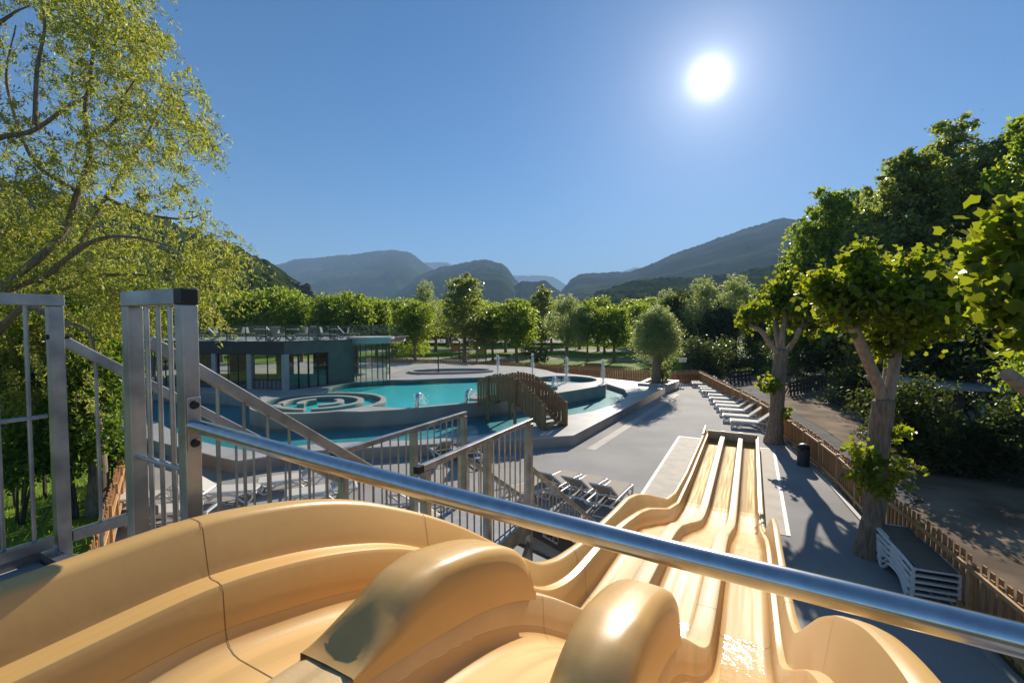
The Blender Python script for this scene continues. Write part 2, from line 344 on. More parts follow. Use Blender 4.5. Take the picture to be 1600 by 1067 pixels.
sheet_poly('dirt', [(6.7, 0), (6.9, 4), (8.1, 7.8), (9.4, 11.7), (11.7, 12.7), (13.1, 16.3), (15, 21.8), (16.4, 26.8), (19, 34.8), (22.5, 43.8), (30, 50), (60, 46), (46, 20), (40, 0)], -.020, MT['dirt'])
sheet_poly('lawn', [(26, 58), (33, 58), (42, 70), (33, 70)], .004, MT['lawn'])
sheet_poly('grass_verge', [(-5.6, 2), (-6.4, 6.4), (-8.9, 9.7), (-10.9, 12.4), (-13, 15.1), (-20, 19.8), (-34, 24), (-40, 5), (-30, -8), (-5.6, -8)], -.008, MT['lawn'])

def vnoise(x, y, seed=0):
    xi = np.floor(x).astype(int); yi = np.floor(y).astype(int); xf = x - xi; yf = y - yi
    def h(i, j): 
        n = (i * 374761393 + j * 668265263 + seed * 1442695041) & 0x7fffffff
        n = ((n ^ (n >> 13)) * 1274126177) & 0x7fffffff
        return (n ^ (n >> 16)) % 65536 / 65536.
    u = xf * xf * (3 - 2 * xf); w = yf * yf * (3 - 2 * yf)
    return (h(xi, yi) * (1 - u) + h(xi + 1, yi) * u) * (1 - w) + (h(xi, yi + 1) * (1 - u) + h(xi + 1, yi + 1) * u) * w
def fbm(x, y, o=5, seed=0):
    a = .5; s = 0
    for k in range(o): s = s + a * (vnoise(x * 2 ** k, y * 2 ** k, seed + k) - .5); a *= .5
    return s
def domes(x, y, seed=0):           # rounded tree tops packed side by side
    xi = np.floor(x).astype(int); yi = np.floor(y).astype(int); best = np.zeros_like(x)
    for di in (-1, 0, 1):
        for dj in (-1, 0, 1):
            i = xi + di; j = yi + dj
            n = (i * 73856093 ^ j * 19349663 ^ seed * 83492791) & 0x7fffffff
            n = ((n ^ (n >> 13)) * 1274126177) & 0x7fffffff
            cx = i + .15 + .7 * ((n & 1023) / 1023.); cyy = j + .15 + .7 * (((n >> 10) & 1023) / 1023.); hh = .45 + .55 * ((n >> 20) & 255) / 255.
            d2 = ((x - cx) ** 2 + (y - cyy) ** 2) / .62
            best = np.maximum(best, hh * np.sqrt(np.clip(1 - d2, 0, 1)))
    return best
def M_forest(name, dark, mid, light, s):
    m, n, l, o = nodes(name); b = n.new('ShaderNodeBsdfPrincipled'); l.new(b.outputs[0], o.inputs[0]); b.inputs['Roughness'].default_value = .95; b.inputs['Specular IOR Level'].default_value = 0
    a = noise_fac(n, l, s, 8); l.new(ramp(n, l, a, [(.3, dark), (.5, mid), (.72, light)]), b.inputs['Base Color'])
    bp = n.new('ShaderNodeBump'); bp.inputs['Strength'].default_value = .9; bp.inputs['Distance'].default_value = 1.5 / s * .02
    l.new(noise_fac(n, l, s * 14, 6), bp.inputs['Height']); l.new(bp.outputs[0], b.inputs['Normal'])
    return m
def hill(name, ridge, Y0, Y1, Yb, mat, nu=260, nv=60, rough=.05, tree=0, cell=6, seed=1, power=.8, dy=0):
    # land that climbs from forward distance Y0 to a crest at Y1 (heights from the skyline) and falls behind it
    px = np.linspace(ridge[0][0], ridge[-1][0], nu); py = np.interp(px, [r[0] for r in ridge], [r[1] for r in ridge]); k_ = max(3, nu // 45) | 1; py = np.convolve(np.pad(py, k_, 'edge'), np.ones(k_) / k_, 'same')[k_:-k_]
    py = py + 5 * fbm(px / 26., px * 0 + seed, 4, seed)
    u = (px - 800) / FPX; el = np.array([(lambda d: d.z / d.y)(ray(a, b)) for a, b in zip(px, py)])
    v = np.concatenate([np.linspace(0, 1, nv), 1 + np.linspace(0.08, 1, 10)])
    U, V = np.meshgrid(u, v); E = np.tile(el, (len(v), 1))
    Yd = np.where(V <= 1, Y0 + (Y1 - Y0) * V, Y1 + (Yb - Y1) * (V - 1))
    top = 5 + E * Y1
    prof = np.where(V <= 1, np.clip(V, 0, 1) ** power * (1 - .12 * np.sin(V * math.pi)), np.clip(2 - V, 0, 1))
    X = U * Yd; Z = top * prof
    big = fbm(X / (Y1 * .11) + .6 * fbm(Yd / (Y1 * .2), X / (Y1 * .2), 3, seed + 40), Yd / (Y1 * .28), 5, seed)
    Z = Z + np.maximum(top, 0) * rough * 2.5 * big * np.sin(np.clip(V, 0, 1) * math.pi * .96) * (V <= 1)
    Z = Z + np.exp(-((V - 1) / .03) ** 2) * Y1 / FPX * 1.6 * (vnoise(np.tile(px, (len(v), 1)) / 1.9, V * 0 + seed * 3.1, seed) - .5)
    if tree: Z = Z + tree * domes(X / cell, Yd / cell, seed) * np.clip(V * 8, 0, 1) * (V <= 1.1)
    Z = np.where(V >= 1.99, -3, Z); Z = np.where(V <= 0, np.minimum(Z, -.5), Z)
    vs = np.stack([X, Yd, Z], -1).reshape(-1, 3); me = bpy.data.meshes.new(name); H, W = V.shape
    idx = np.arange(H * W).reshape(H, W); fs = np.stack([idx[:-1, :-1], idx[:-1, 1:], idx[1:, 1:], idx[1:, :-1]], -1).reshape(-1, 4)
    me.vertices.add(len(vs)); me.vertices.foreach_set('co', vs.ravel()); me.loops.add(fs.size); me.loops.foreach_set('vertex_index', fs.ravel())
    me.polygons.add(len(fs)); me.polygons.foreach_set('loop_start', np.arange(0, fs.size, 4)); me.polygons.foreach_set('loop_total', np.full(len(fs), 4)); me.update(); me.validate()
    return tag(link(name, me, mat, smooth=True), kind='structure')
f_near = M_forest('hill_forest', (.018, .033, .010), (.034, .054, .014), (.07, .085, .026), .03)
f_mid = M_forest('mountain_forest', (.012, .022, .012), (.026, .042, .018), (.09, .10, .045), .007)
f_far = M_forest('mountain_wood', (.014, .026, .014), (.03, .046, .02), (.11, .115, .055), .004)
hill('wooded_hill', [(-420, 190), (-250, 235), (-100, 270), (0, 290), (60, 296), (140, 318), (200, 335), (260, 350), (330, 378), (390, 401), (425, 421), (452, 438), (480, 462), (500, 480)], 78, 300, 480, f_near, 520, 170, tree=5.5, cell=6.5, seed=3, power=.9)
hill('mountain', [(400, 430), (440, 411), (460, 407), (500, 402), (550, 398), (575, 394), (600, 393), (622, 391.5), (640, 395), (655, 406), (672, 418), (690, 427), (720, 440), (760, 452)], 1500, 3300, 5000, f_far, 300, 90, seed=5, rough=.10, tree=3, cell=26)
hill('mountain', [(600, 452), (650, 434), (690, 418), (705, 416), (740, 409), (757, 407), (768, 409), (785, 413), (795, 421), (803, 434), (815, 446), (840, 462)], 900, 2300, 3600, f_mid, 240, 70, seed=8, rough=.10, tree=4, cell=17)
hill('mountain', [(560, 425), (640, 412), (680, 410), (700, 411), (715, 420), (760, 440), (800, 448)], 4200, 5600, 7000, f_far, 120, 40, seed=11)
hill('mountain', [(780, 436), (800, 430), (830, 432), (850, 430), (862, 431), (872, 437), (885, 446), (930, 438), (965, 427), (990, 418), (1020, 424), (1080, 440)], 4600, 6200, 7600, f_far, 160, 40, seed=13)
hill('rocky_hill', [(780, 460), (806, 446), (815, 439), (840, 440), (852, 438), (862, 446), (885, 462)], 900, 1500, 2100, f_mid, 120, 40, seed=14, rough=.05)
hill('mountain', [(868, 470), (880, 452), (890, 440), (902, 431), (925, 427), (985, 425), (1000, 418), (1030, 407), (1060, 394), (1090, 384), (1118, 374), (1140, 366), (1165, 357), (1185, 352), (1200, 345), (1215, 342.5), (1235, 343), (1252, 348), (1300, 372), (1380, 410), (1460, 440)], 700, 1900, 3200, f_mid, 420, 120, seed=17, tree=3.5, cell=11, rough=.06)
hill('wooded_hill', [(900, 480), (940, 459), (970, 448), (1020, 441), (1090, 439), (1140, 436), (1180, 424), (1230, 414), (1290, 410), (1360, 420), (1460, 445)], 240, 620, 900, f_near, 340, 90, seed=21, tree=7, cell=9, power=.85)
# rock outcrop at the end of the left hill
rk = MB(); c0 = P(472, 452, 240)
for k in range(26):
    t = k / 25; x = c0.x - 14 + 26 * t; hgt = 15 * math.exp(-((t - .3) / .22) ** 2) + 12 * math.exp(-((t - .66) / .2) ** 2) + 2 + R_.uniform(-1, 1.5)
    r = R_.uniform(2.2, 3.8)
    rk.add([(x + r * math.cos(q * 1.05 + k) * R_.uniform(.8, 1.3), c0.y + R_.uniform(-3, 3) + r * 1.6 * math.sin(q * 1.05 + k), 3) for q in range(6)] +
           [(x + r * .5 * math.cos(q * 1.05 + k) + R_.uniform(-.4, .4), c0.y + r * .6 * math.sin(q * 1.05 + k), 9 + hgt + R_.uniform(-1.4, 1.4)) for q in range(6)],
           [tuple(range(6))[::-1], tuple(range(6, 12))] + [(i, (i + 1) % 6, 6 + (i + 1) % 6, 6 + i) for i in range(6)])
tag(rk.build('rock_outcrop', MT['rock']), kind='structure')

# ---------------------------------------------------------------- pools
HT = (-9.9, 23.5)                                   # hot tub centre
ZR = 1.0
front = arc(HT, 3.25, 175, 305, 30)
body = front + [(-6.9, 20.75), (-5.4, 21.2), (-3.61, 22.2), (-1.65, 23.3), (0.1, 24.35), (1.5, 25.4), (2.45, 26.2), (4.1, 27.75), (5.65, 29.35)] + [(6.25, 30.2), (6.55, 31.6), (6.5, 33.4), (6.0, 35.0), (5.0, 36.2), (3.6, 37.2)] + \
    [(3.0, 39.5), (1.5, 42.5), (-4, 45.5), (-12, 47.0), (-22, 47), (-30, 45), (-30, 30), (-25.5, 28.8), (-17.0, 26.6), (-14.2, 25.4)]
circ = arc(HT, 2.98, 0, 354, 59)
mainp = [(-5.3, 21.6), (-3.5, 22.55), (-1.6, 23.65), (0.1, 24.7), (1.3, 25.6), (2.0, 26.4), (2.75, 27.6), (2.9, 28.6), (2.55, 29.9), (1.9, 31.2), (1.25, 32.6), (.6, 33.6), (-2.1, 34.3), (-4.6, 33.7), (-7.2, 32.7), (-8.6, 32.6), (-11.0, 31.2), (-11.5, 29.3)] + arc(HT, 3.24, 112, -26, 22)
mainp_s = mainp
ringc = (3.95, 33.05)
rp = thing('raised_pool', (-4, 30, 0), 'raised concrete swimming pool with a wide pale rim beside the dark building', 'swimming pool')
shape('pool_wall', body, [circ, mainp, arc(ringc, 2.2, 0, 354, 59)], 0, ZR - .05, MT['poolwall'], rp)
shape('rim', [(x, y) for x, y in body], [circ, mainp, arc(ringc, 2.2, 0, 354, 59)], ZR - .047, ZR, MT['coping'], rp)
for nm, poly, z in (('pool_lining', mainp, .66), ('tub_lining', circ, .72), ('basin_lining', arc(ringc, 2.2, 0, 354, 59), .62)):
    me = bpy.data.meshes.new(nm); me.from_pydata([(p[0] + 4, p[1] - 30, z) for p in poly], [], [tuple(range(len(poly)))]); me.update(); link(nm, me, MT['tile'], rp)
sheet_poly('pool_water', mainp, .93, MT['water']); sheet_poly('pool_water', circ, .92, MT['water']); sheet_poly('pool_water', arc(ringc, 2.2, 0, 354, 59), .90, MT['water'])
def arcwall(r, a0, a1, th, z0, z1):
    n = max(8, int(abs(a1 - a0) / 6)); return MB().prism(arc(HT, r + th / 2, a0, a1, n) + arc(HT, r - th / 2, a1, a0, n), z0, z1)
for r, a0, a1, th in ((1.95, -80, 195, .30), (2.05, 205, 272, .30), (.95, -75, 62, .32), (1.0, 128, 215, .32)):
    arcwall(r, a0, a1, th, .35, .96).build('spiral_wall', MT['poolwall'], rp); arcwall(r, a0, a1, th + .006, .962, .99).build('spiral_cap', MT['coping'], rp)
# low stone rim of the shallow pool at the back
sp_ = smooth_closed([(-7.5, 36.2), (-4, 36.6), (-1.6, 38), (-2.5, 39.6), (-6, 39.5), (-8.6, 38)])
shape('splash_rim', sp_, [[(c[0] * .9 - .48, c[1] * .9 + 3.8) for c in sp_]], ZR, ZR + .16, MT['coping'], rp)
sheet_poly('pool_water', [(c[0] * .9 - .48, c[1] * .9 + 3.8) for c in sp_], ZR + .06, MT['water'])
# river channel round the raised pool
outer = [(-21, 22.5), (-17.5, 20.2), (-15.2, 18.4), (-13.6, 17.4), (-11.3, 16.15), (-10.0, 15.4), (-9.15, 15.0), (-7.86, 15.95), (-6.87, 16.3), (-4.54, 16.8), (.64, 18.0), (2.52, 18.5), (11.71, 33.8), (10.4, 35.3), (8, 38.2), (3.2, 41.4), (-2, 45.5), (-12, 49.5), (-26, 51.5), (-33, 46), (-33, 31.5), (-26, 25)]
rw = [G(825, 664, .3), G(877, 655, .3), G(925, 647, .3), G(968, 633, .3), G(982, 621, .3), G(975, 611, .3), G(950, 603, .3)]
inner = [(-20.2, 23.6), (-16.6, 21.1), (-13.2, 18.2), (-11.0, 16.9), (-9.2, 16.1), (-7.9, 17.0), (-6.0, 17.5), (-3.7, 17.75), (-1.6, 18.4), (.3, 19.7)] + [(v.x, v.y) for v in rw] + [(6.2, 36.2), (4.2, 38.2), (2.0, 41.5), (-4, 44.5), (-12, 46), (-22, 46.0), (-29, 44), (-29, 31.2), (-25, 29.2)]
lg = thing('river_pool', (2.5, 18.5, 0), 'low pale coping wall of the lower river channel around the raised pool', 'pool')
shape('channel_wall', outer, [inner], 0, .40, MT['poolwall'], lg)
ocap = outer
shape('coping', ocap, [inner], .403, .44, MT['coping'], lg, bevel=.012)
me = bpy.data.meshes.new('channel_lining'); me.from_pydata([(p[0] - 2.5, p[1] - 18.5, .12) for p in inner], [], [tuple(range(len(inner)))]); me.update(); link('channel_lining', me, MT['river_tile'], lg)
sheet_poly('river_water', inner, .30, MT['river'])
# pale kerb line in the paving along the coping
e = (Vector((11.7, 33.5, 0)) - Vector((2.6, 18.4, 0))).normalized(); nrm = Vector((e.y, -e.x, 0))
a = Vector((2.75, 18.2, 0)) + nrm * .25
sheet_poly('paving_strip', [tuple(q)[:2] for q in (a, a + e * 17, a + e * 17 + nrm * .38, a + nrm * .38)], .006, MT['pad'])
# planter and kerb at the ball tree
pl = thing('stone_planter', (11.0, 34.4, 0), 'square concrete planter kerb around the round willow tree', 'planter')
shape('planter_wall', [(9.3, 33.6), (11.2, 32.7), (13.0, 35.2), (11.0, 36.6)], [[(9.75, 33.75), (11.08, 33.1), (12.5, 35.1), (11.05, 36.1)]], 0, .62, MT['coping'], pl, bevel=.02)
me = bpy.data.meshes.new('soil'); me.from_pydata([(x - 11, y - 34.4, .5) for x, y in [(9.75, 33.75), (11.08, 33.1), (12.5, 35.1), (11.05, 36.1)]], [], [(0, 1, 2, 3)]); link('soil', me, MT['earth'], pl)
# spouts, jets
def spout(px, py, z, label):
    p = G(px, py, z); t = thing('water_spout', p, label, 'spout', 'curved steel water spouts on the pool wall'); b = MB()
    rows = []
    for k in range(13):
        s_ = k / 12; ang = s_ * math.pi * .62; rr = .42
        rows.append([(-.09 + .18 * j, .05 - rr * (1 - math.cos(ang)) * .9 + .0, .30 * min(1, s_ * 3) + rr * math.sin(ang) * .9) for j in (0, .25, .5, .75, 1)])
    b.sheet(rows); o = b.build('blade', MT['spout'], t, smooth=True, base=(0, 0, 0)); md = o.modifiers.new('t', 'SOLIDIFY'); md.thickness = .05
    MB().cyl((0, .02), .09, 0, .34, 14).build('stem', MT['spout'], t, smooth=True, base=(0, 0, 0))
    f = MB(); rr = random.Random(px)
    for k in range(160):
        u_ = rr.random(); f.box((rr.gauss(0, .06 + .16 * u_), -.62 - .45 * u_ * 1.2 + rr.gauss(0, .05), .55 - .62 * u_ ** 2), (.025, .025, .05))
    tag(f.build('falling_water', MT['foam'], t, base=(0, 0, 0)), kind='stuff'); t.rotation_euler.z = rad(180 if px < 700 else 160)
spout(652, 637, .97, 'steel spout pouring into the main pool right of the spiral tub')
spout(729, 630, .97, 'steel spout on the pool wall just left of the wooden bridge')
spout(864, 606, .97, 'small steel spout seen beyond the wooden bridge')
def jet(px, pyb, pyt, z, label, seed):
    p = G(px, pyb, z); top = (pyb - pyt) / FPX * p.y * 1.02; rr = random.Random(seed)
    t = thing('fountain_jet', p, label, 'fountain', 'white water jets rising along the pool'); b = MB()
    for k in range(700):                                # the rising core, frayed at the tip
        u_ = rr.random() ** .75; q = rr.uniform(.010, .026); sd = .014 + .035 * u_ ** 2
        b.box((rr.gauss(0, sd), rr.gauss(0, sd), top * u_ * rr.uniform(.93, 1.05)), (q, q, q * rr.uniform(1.5, 3.5)))
    for k in range(800):                                # drops falling back round it
        u_ = rr.random() ** 1.3; r_ = (.04 + .26 * (1 - u_) ** .8) * rr.random() ** .6; an = rr.uniform(0, 6.28); q = rr.uniform(.008, .018)
        b.box((r_ * math.cos(an), r_ * math.sin(an), top * .97 * u_), (q, q, q * rr.uniform(1.2, 2.8)))
    tag(b.build('spray', MT['foam'], t, base=(0, 0, 0)), kind='stuff')
    col = MB(); col.tube([(rr.gauss(0, .008), rr.gauss(0, .008), top * k / 9 * .8) for k in range(10)], [.03, .022, .018, .018, .018, .016, .014, .012, .008, .004], 8); col.build('water_column', MT['foam'], t, base=(0, 0, 0))
    s2 = MB()
    for k in range(130):
        an = rr.uniform(0, 6.28); r2 = abs(rr.gauss(0, .35)); s2.box((r2 * math.cos(an), r2 * math.sin(an), .01 + rr.random() ** 3 * .12), (.05, .05, .012))
    tag(s2.build('splash', MT['foam'], t, base=(0, 0, 0)), kind='stuff')
jet(778, 586, 556, .95, 'leftmost water jet, rising behind the wooden bridge railing', 1)
jet(832, 588, 553, .95, 'second water jet from the left, thin and tall', 2)
jet(885, 599, 559, .92, 'third water jet, rising from the round right basin', 3)
jet(942, 614, 563, .35, 'rightmost and tallest water jet, at the end of the slab', 4)

# ---------------------------------------------------------------- wooden footbridge
br = thing('footbridge', (0, 21.6, 0), 'arched wooden footbridge with plank railings over the river channel', 'bridge')
B0 = Vector((-1.30, 23.55, 0)); B1 = Vector((1.95, 19.75, 0)); bd = (B1 - B0).normalized(); bs = Vector((-bd.y, bd.x, 0)); BL = (B1 - B0).length
dk = interp([(-1, 1.02), (0, 1.06), (.8, 1.40), (1.8, 1.62), (2.7, 1.60), (3.3, 1.42), (3.9, 1.12), (4.6, .75), (BL, .45), (9, .40)], .15)
dm = MB(); 
for i in range(24):
    t = BL * (i + .5) / 24; zz = dk(t)
    if t > 3.4: zz = dk(3.4) - (math.floor((t - 3.4) / .3) + 1) * ((dk(3.4) - .5) / math.ceil((BL - 3.4) / .3))
    dm.box(B0 + bd * t + UP * zz, (BL / 24 - .01, 1.15, .045), (bd, bs, UP))
dm.build('deck', MT['oldwood'], br)
for sgn in (-1, 1):
    sl = MB()
    for i in range(46):
        t = BL * (i + .5) / 46; p = B0 + bd * t + bs * (sgn * (.62 + .022 * (i % 2))); z = dk(t)
        sl.box(p + UP * (z + .36 + R_.uniform(-.03, .03) + .025 * (i % 2)), (BL / 46 * .86, .022, 1.30), (bd, bs, UP))
    sl.build('railing', MT['oldwood'], br)
    st = MB(); rl = MB()
    for i in range(20):
        a0, a1 = BL * i / 20, BL * (i + 1) / 20
        st.bar(B0 + bd * a0 + bs * (sgn * .55) + UP * (dk(a0) - .14), B0 + bd * a1 + bs * (sgn * .55) + UP * (dk(a1) - .14), .09, .22)
        rl.bar(B0 + bd * a0 + bs * (sgn * .585) + UP * (dk(a0) + .84), B0 + bd * a1 + bs * (sgn * .585) + UP * (dk(a1) + .84), .045, .09)
    st.build('stringer', MT['oldwood'], br); rl.build('handrail', MT['oldwood'], br)
    for t in (1.0, 3.05, BL - .1):
        p = B0 + bd * t + bs * (sgn * .72); MB().box(p + UP * ((dk(t) + 1.0) / 2), (.11, .11, dk(t) + 1.0), (bd, bs, UP)).build('post', MT['oldwood'], br)
MB().box((-1.55, 24.1, 1.06), (1.4, 1.0, .12)).build('landing', MT['coping'], br)

# ---------------------------------------------------------------- building with roof terrace
A0 = Vector((-13.75, 27.4, 0)); A1 = Vector((-10.9, 31.4, 0)); A2 = Vector((-26.5, 30.2, 0)); ZF, ZT = .96, 3.9
bl = thing('pool_building', (-16, 30, 0), 'dark flat roofed pool restaurant building with glazed front and roof terrace', 'building')
def along(p, q): d = (q - p); L = d.length; d = d / L; return d, Vector((-d.y, d.x, 0)), L
# right face: windows then blank wall
d1, n1, L1 = along(A0, A1)          # n1 points left/back (into building)
MB().box(A0 + d1 * (L1 / 2) + n1 * .15 + UP * (ZT - .36), (L1, .30, .72), (d1, n1, UP)).build('fascia', MT['wall_grey'], bl)
MB().box(A0 + d1 * (2.93 + .99) + n1 * .15 + UP * ((ZF + ZT - .72) / 2), (1.98, .296, ZT - .72 - ZF), (d1, n1, UP)).build('wall', MT['wall_grey'], bl)
MB().box(A0 + d1 * .12 + n1 * .12 + UP * ((ZF + ZT - .72) / 2 - .1), (.30, .34, ZT - .72 - ZF + .2), (d1, n1, UP)).build('column', MT['pale_col'], bl)
def window(p, d, n, w, h, z, panes=1, name='window', split=None):
    fr = MB(); t = .05
    for s_ in (0, w): fr.box(p + d * s_ + UP * (z + h / 2), (t, .07, h), (d, n, UP))
    for zz in (0, h): fr.box(p + d * (w / 2) + UP * (z + zz), (w - t, .066, t), (d, n, UP))
    for k in range(1, panes): fr.box(p + d * (w * k / panes) + UP * (z + h / 2), (t * .8, .064, h - t), (d, n, UP))
    if split: fr.box(p + d * (w / 2) + UP * (z + split), (w - t, .06, .04), (d, n, UP))
    f = fr.build(name, MT['frame'], bl)
    MB().box(p + d * (w / 2) + UP * (z + h / 2), (w - t, .012, h - t), (d, n, UP)).build('pane', MT['glass'], f)
for k in range(4): window(A0 + d1 * (.32 + k * .65) + n1 * .1, d1, n1, .61, ZT - .76 - ZF - .06, ZF + .03)
# left face
d2, n2, L2 = along(A0, A2); n2 = -n2
MB().box(A0 + d2 * (L2 / 2 + .02) + n2 * .15 + UP * (ZT - .37), (L2, .30, .74), (d2, n2, UP)).build('fascia', MT['fascia'], bl)
MB().box(A0 + d2 * (L2 / 2) + n2 * .35 + UP * .62, (L2, .4, .68), (d2, n2, UP)).build('plinth', MT['pale_col'], bl)
wx = [.25, 2.75, 5.35, 7.95, 10.4]
for k, w0 in enumerate(wx):
    if k: MB().box(A0 + d2 * (w0 - .19) + n2 * .2 + UP * ((ZT - .74 + .3) / 2), (.32, .32, ZT - .74 - .3), (d2, n2, UP)).build('column', MT['pale_col'], bl)
    if k == 0:
        window(A0 + d2 * w0 + n2 * .2, d2, n2, 2.2, 1.55, 1.58, 2)
        sm = MB(); rr = random.Random(5); zz0 = .32
        for j in range(26): sm.box(A0 + d2 * (w0 + .06 + j * .083) + n2 * (.2 + .03 * math.sin(j * 1.7)) + UP * ((zz0 + 1.56) / 2), (.088, .02, 1.56 - zz0 - rr.uniform(0, .03)), (d2, n2, UP))
        sm.build('strip_curtain', MT['strip'], bl)
    else: window(A0 + d2 * w0 + n2 * .2, d2, n2, 2.2 if k < 4 else 1.9, 2.1, 1.02, 3 if k == 1 else 2, split=1.05)
# roof slab, interior
roofp = [(A0.x, A0.y), (A1.x, A1.y), (-9.9, 33.0), (-9.4, 41.5), (-24, 41.5), (-28, 38), (A2.x, A2.y)]
cen = Vector((-17, 35, 0)); rin = [tuple((Vector((x, y, 0)) + (cen - Vector((x, y, 0))).normalized() * .36)[:2]) for x, y in roofp]
shape('roof', rin, [], ZT - .40, ZT - .02, MT['roofdeck'], bl)
shape('parapet', roofp, [rin], ZT + .004, ZT + .05, MT['fascia'], bl)
shape('floor', rin, [], ZF + .01, ZF + .05, MT['interior'], bl)
iw = MB(); 
for x in (-24, -21.5, -18, -15.2, -13): iw.box((x, 36.0 + (x + 18) * .1, 2.1), (1.3, .2, 2.2))
iw.build('partition', MT['interior_wood'], bl)
# glass rotunda with round canopy
gc = Vector((-10.0, 32.2, 0))
MB().cyl(gc, 1.62, ZT + .06, ZT + .22, 40).build('canopy', MT['pale_col'], bl)
MB().cyl(gc, 1.34, ZT - .22, ZT + .058, 40).build('drum', MT['pale_col'], bl)
gl = MB(); n_ = 20; gw = MB()
for k in range(n_):
    a0 = rad(-175 + 350 * k / n_); a1 = rad(-175 + 350 * (k + 1) / n_); p0 = gc + Vector((math.cos(a0), math.sin(a0), 0)) * 1.3; p1 = gc + Vector((math.cos(a1), math.sin(a1), 0)) * 1.3
    gl.add([p0 + UP * .9, p1 + UP * .9, p1 + UP * (ZT - .21), p0 + UP * (ZT - .21)], [(0, 1, 2, 3)]); gw.tube([p0 + UP * .9, p0 + UP * (ZT - .21)], .022, 6)
gl.build('curved_glass', MT['clear_glass'], bl); gw.build('glazing_bars', MT['frame'], bl)
# roof railing: posts, glass sheets and rail
rp_pts = [A2 + Vector((.2, .25, 0)), A0 + Vector((-.05, .35, 0)), A1 + Vector((-.35, .1, 0)), Vector((-10.3, 35.5, 0)), Vector((-9.9, 41.2, 0)), Vector((-24, 41.2, 0))]
rr_ = thing('roof_railing', (-16, 30, ZT), 'thin black railing with clear panels around the roof terrace', 'railing')
for p, q in zip(rp_pts, rp_pts[1:]):
    d, n, L = along(p, q); k = max(1, round(L / 1.35))
    for i in range(k):
        o = p + d * (L * i / k); MB().box(o + UP * (ZT + .52), (.04, .04, 1.0), (d, n, UP)).build('post', MT['frame'], rr_)
    MB().bar(p + UP * (ZT + 1.03), q + UP * (ZT + 1.03), .045, .03).build('top_rail', MT['frame'], rr_)
    MB().box((p + q) / 2 + UP * (ZT + .53), (L - .05, .01, .86), (d, n, UP)).build('glass_panel', MT['clear_glass'], rr_)
# low curved white wall left of the stairs
lw = thing('garden_wall', (-20, 24, 0), 'low curved cream wall at the left, behind the steel posts', 'wall')
c_ = smooth_open([(-31, 27.5), (-26, 26.6), (-22.5, 25.6), (-20.2, 24.0), (-19.2, 22.6), (-19.0, 21.4)], 5); w_ = MB(); w2 = MB()
for p, q in zip(c_, c_[1:]):
    p = Vector((p[0], p[1], 0)); q = Vector((q[0], q[1], 0)); w_.bar(p + UP * .4, q + UP * .4, .4, .8); w2.bar(p + UP * .83, q + UP * .83, .44, .055)
w_.build('wall_face', MT['pad'], lw); w2.build('cap', MT['coping'], lw)
# ---------------------------------------------------------------- three-lane slide
fD = interp([(-1.4, 4.09), (.80, 4.09), (1.24, 3.99), (1.49, 3.92), (1.73, 3.82), (1.91, 3.73), (2.2, 3.55), (2.96, 3.02), (3.4, 2.73), (3.8, 2.5), (4.2, 2.38), (4.77, 2.30), (6.13, 2.14), (6.8, 2.03), (7.4, 1.88), (7.9, 1.70), (8.7, 1.42), (9.5, 1.12), (10.7, .70), (11.5, .50), (12.4, .39), (13, .37), (21, .36)], .10)
fW = interp([(-1.4, 4.33), (.89, 4.33), (1.28, 4.25), (1.6, 4.14), (2.09, 3.89), (2.49, 3.65), (3.49, 2.96), (3.73, 2.81), (4.19, 2.64), (4.89, 2.5), (6.37, 2.33), (7.09, 2.27), (7.76, 2.11), (8.63, 1.82), (10.93, .94), (12.24, .65), (14.6, .49), (21, .47)], .12)
fL = interp([(-1.4, 4.15), (.84, 4.15), (1.21, 4.07), (1.48, 3.98), (1.73, 3.88), (1.88, 3.8), (2.5, 3.42), (3.32, 2.84), (3.65, 2.64), (4.04, 2.5), (4.4, 2.42), (5.08, 2.36), (5.59, 2.31), (6.6, 2.12), (7.47, 1.93), (8.27, 1.70), (10.46, .90), (12, .5), (14.76, .39), (21, .38)], .12)
fH = interp([(-1.4, .15), (.6, .15), (1.3, .18), (2.4, .27), (4, .27), (6, .22), (9, .23), (12, .24), (13, .26), (21, .26)], .2)
fF = lambda a: fD(a) - fH(a)
AE = 20.9
AS = [-2.55 + .06 * i for i in range(int((AE + 2.55) / .06) + 1)] + [AE]
AS = [a for i, a in enumerate(AS) if a < 13 or i % 4 == 0 or a == AE]
def base_z(a): return max(.02, fF(a) - .18)
sl = thing('water_slide', (0, 0, 0), 'tan three lane water slide running down from the tower to the terrace', 'water slide')
def sweep(name, prof, mat, parent=sl, rng=None, smooth=True):
    b = MB(); b.sheet([[S(a, p[0], p[1]) for p in prof(a)] for a in AS if rng is None or rng[0] <= a <= rng[1]]); return b.build(name, mat, parent, smooth=smooth)
def roundL(b0, z0, b1, z1, r, n=4):           # fillet helper: quarter from vertical wall at b0 to floor z0
    return [(b0 + (b1 - b0) * (1 - math.cos(k * math.pi / 2 / n)), z1 - (z1 - z0) * math.sin(k * math.pi / 2 / n)) for k in range(n + 1)]
LANES = [(-1.53, -1.10), (-.90, -.43), (-.24, .20)]
def lane_prof(b0, b1):
    def f(a):
        z = fF(a); r = .075
        L = roundL(b0, z, b0 + r, z + r, r); Rr = [(b0 + b1 - x, y) for x, y in L][::-1]
        return L + Rr
    return f
for b0, b1 in LANES: sweep('lane', lane_prof(b0, b1), MT['lane'])
def div_prof(b0, b1):
    def f(a):
        z = fD(a); zf = fF(a) + .076; r = .022
        return [(b0, zf), (b0 + .006, z - r), (b0 + .012, z - r * .3), (b0 + r + .012, z), (b1 - r - .012, z), (b1 - .012, z - r * .3), (b1 - .006, z - r), (b1, zf)]
    return f
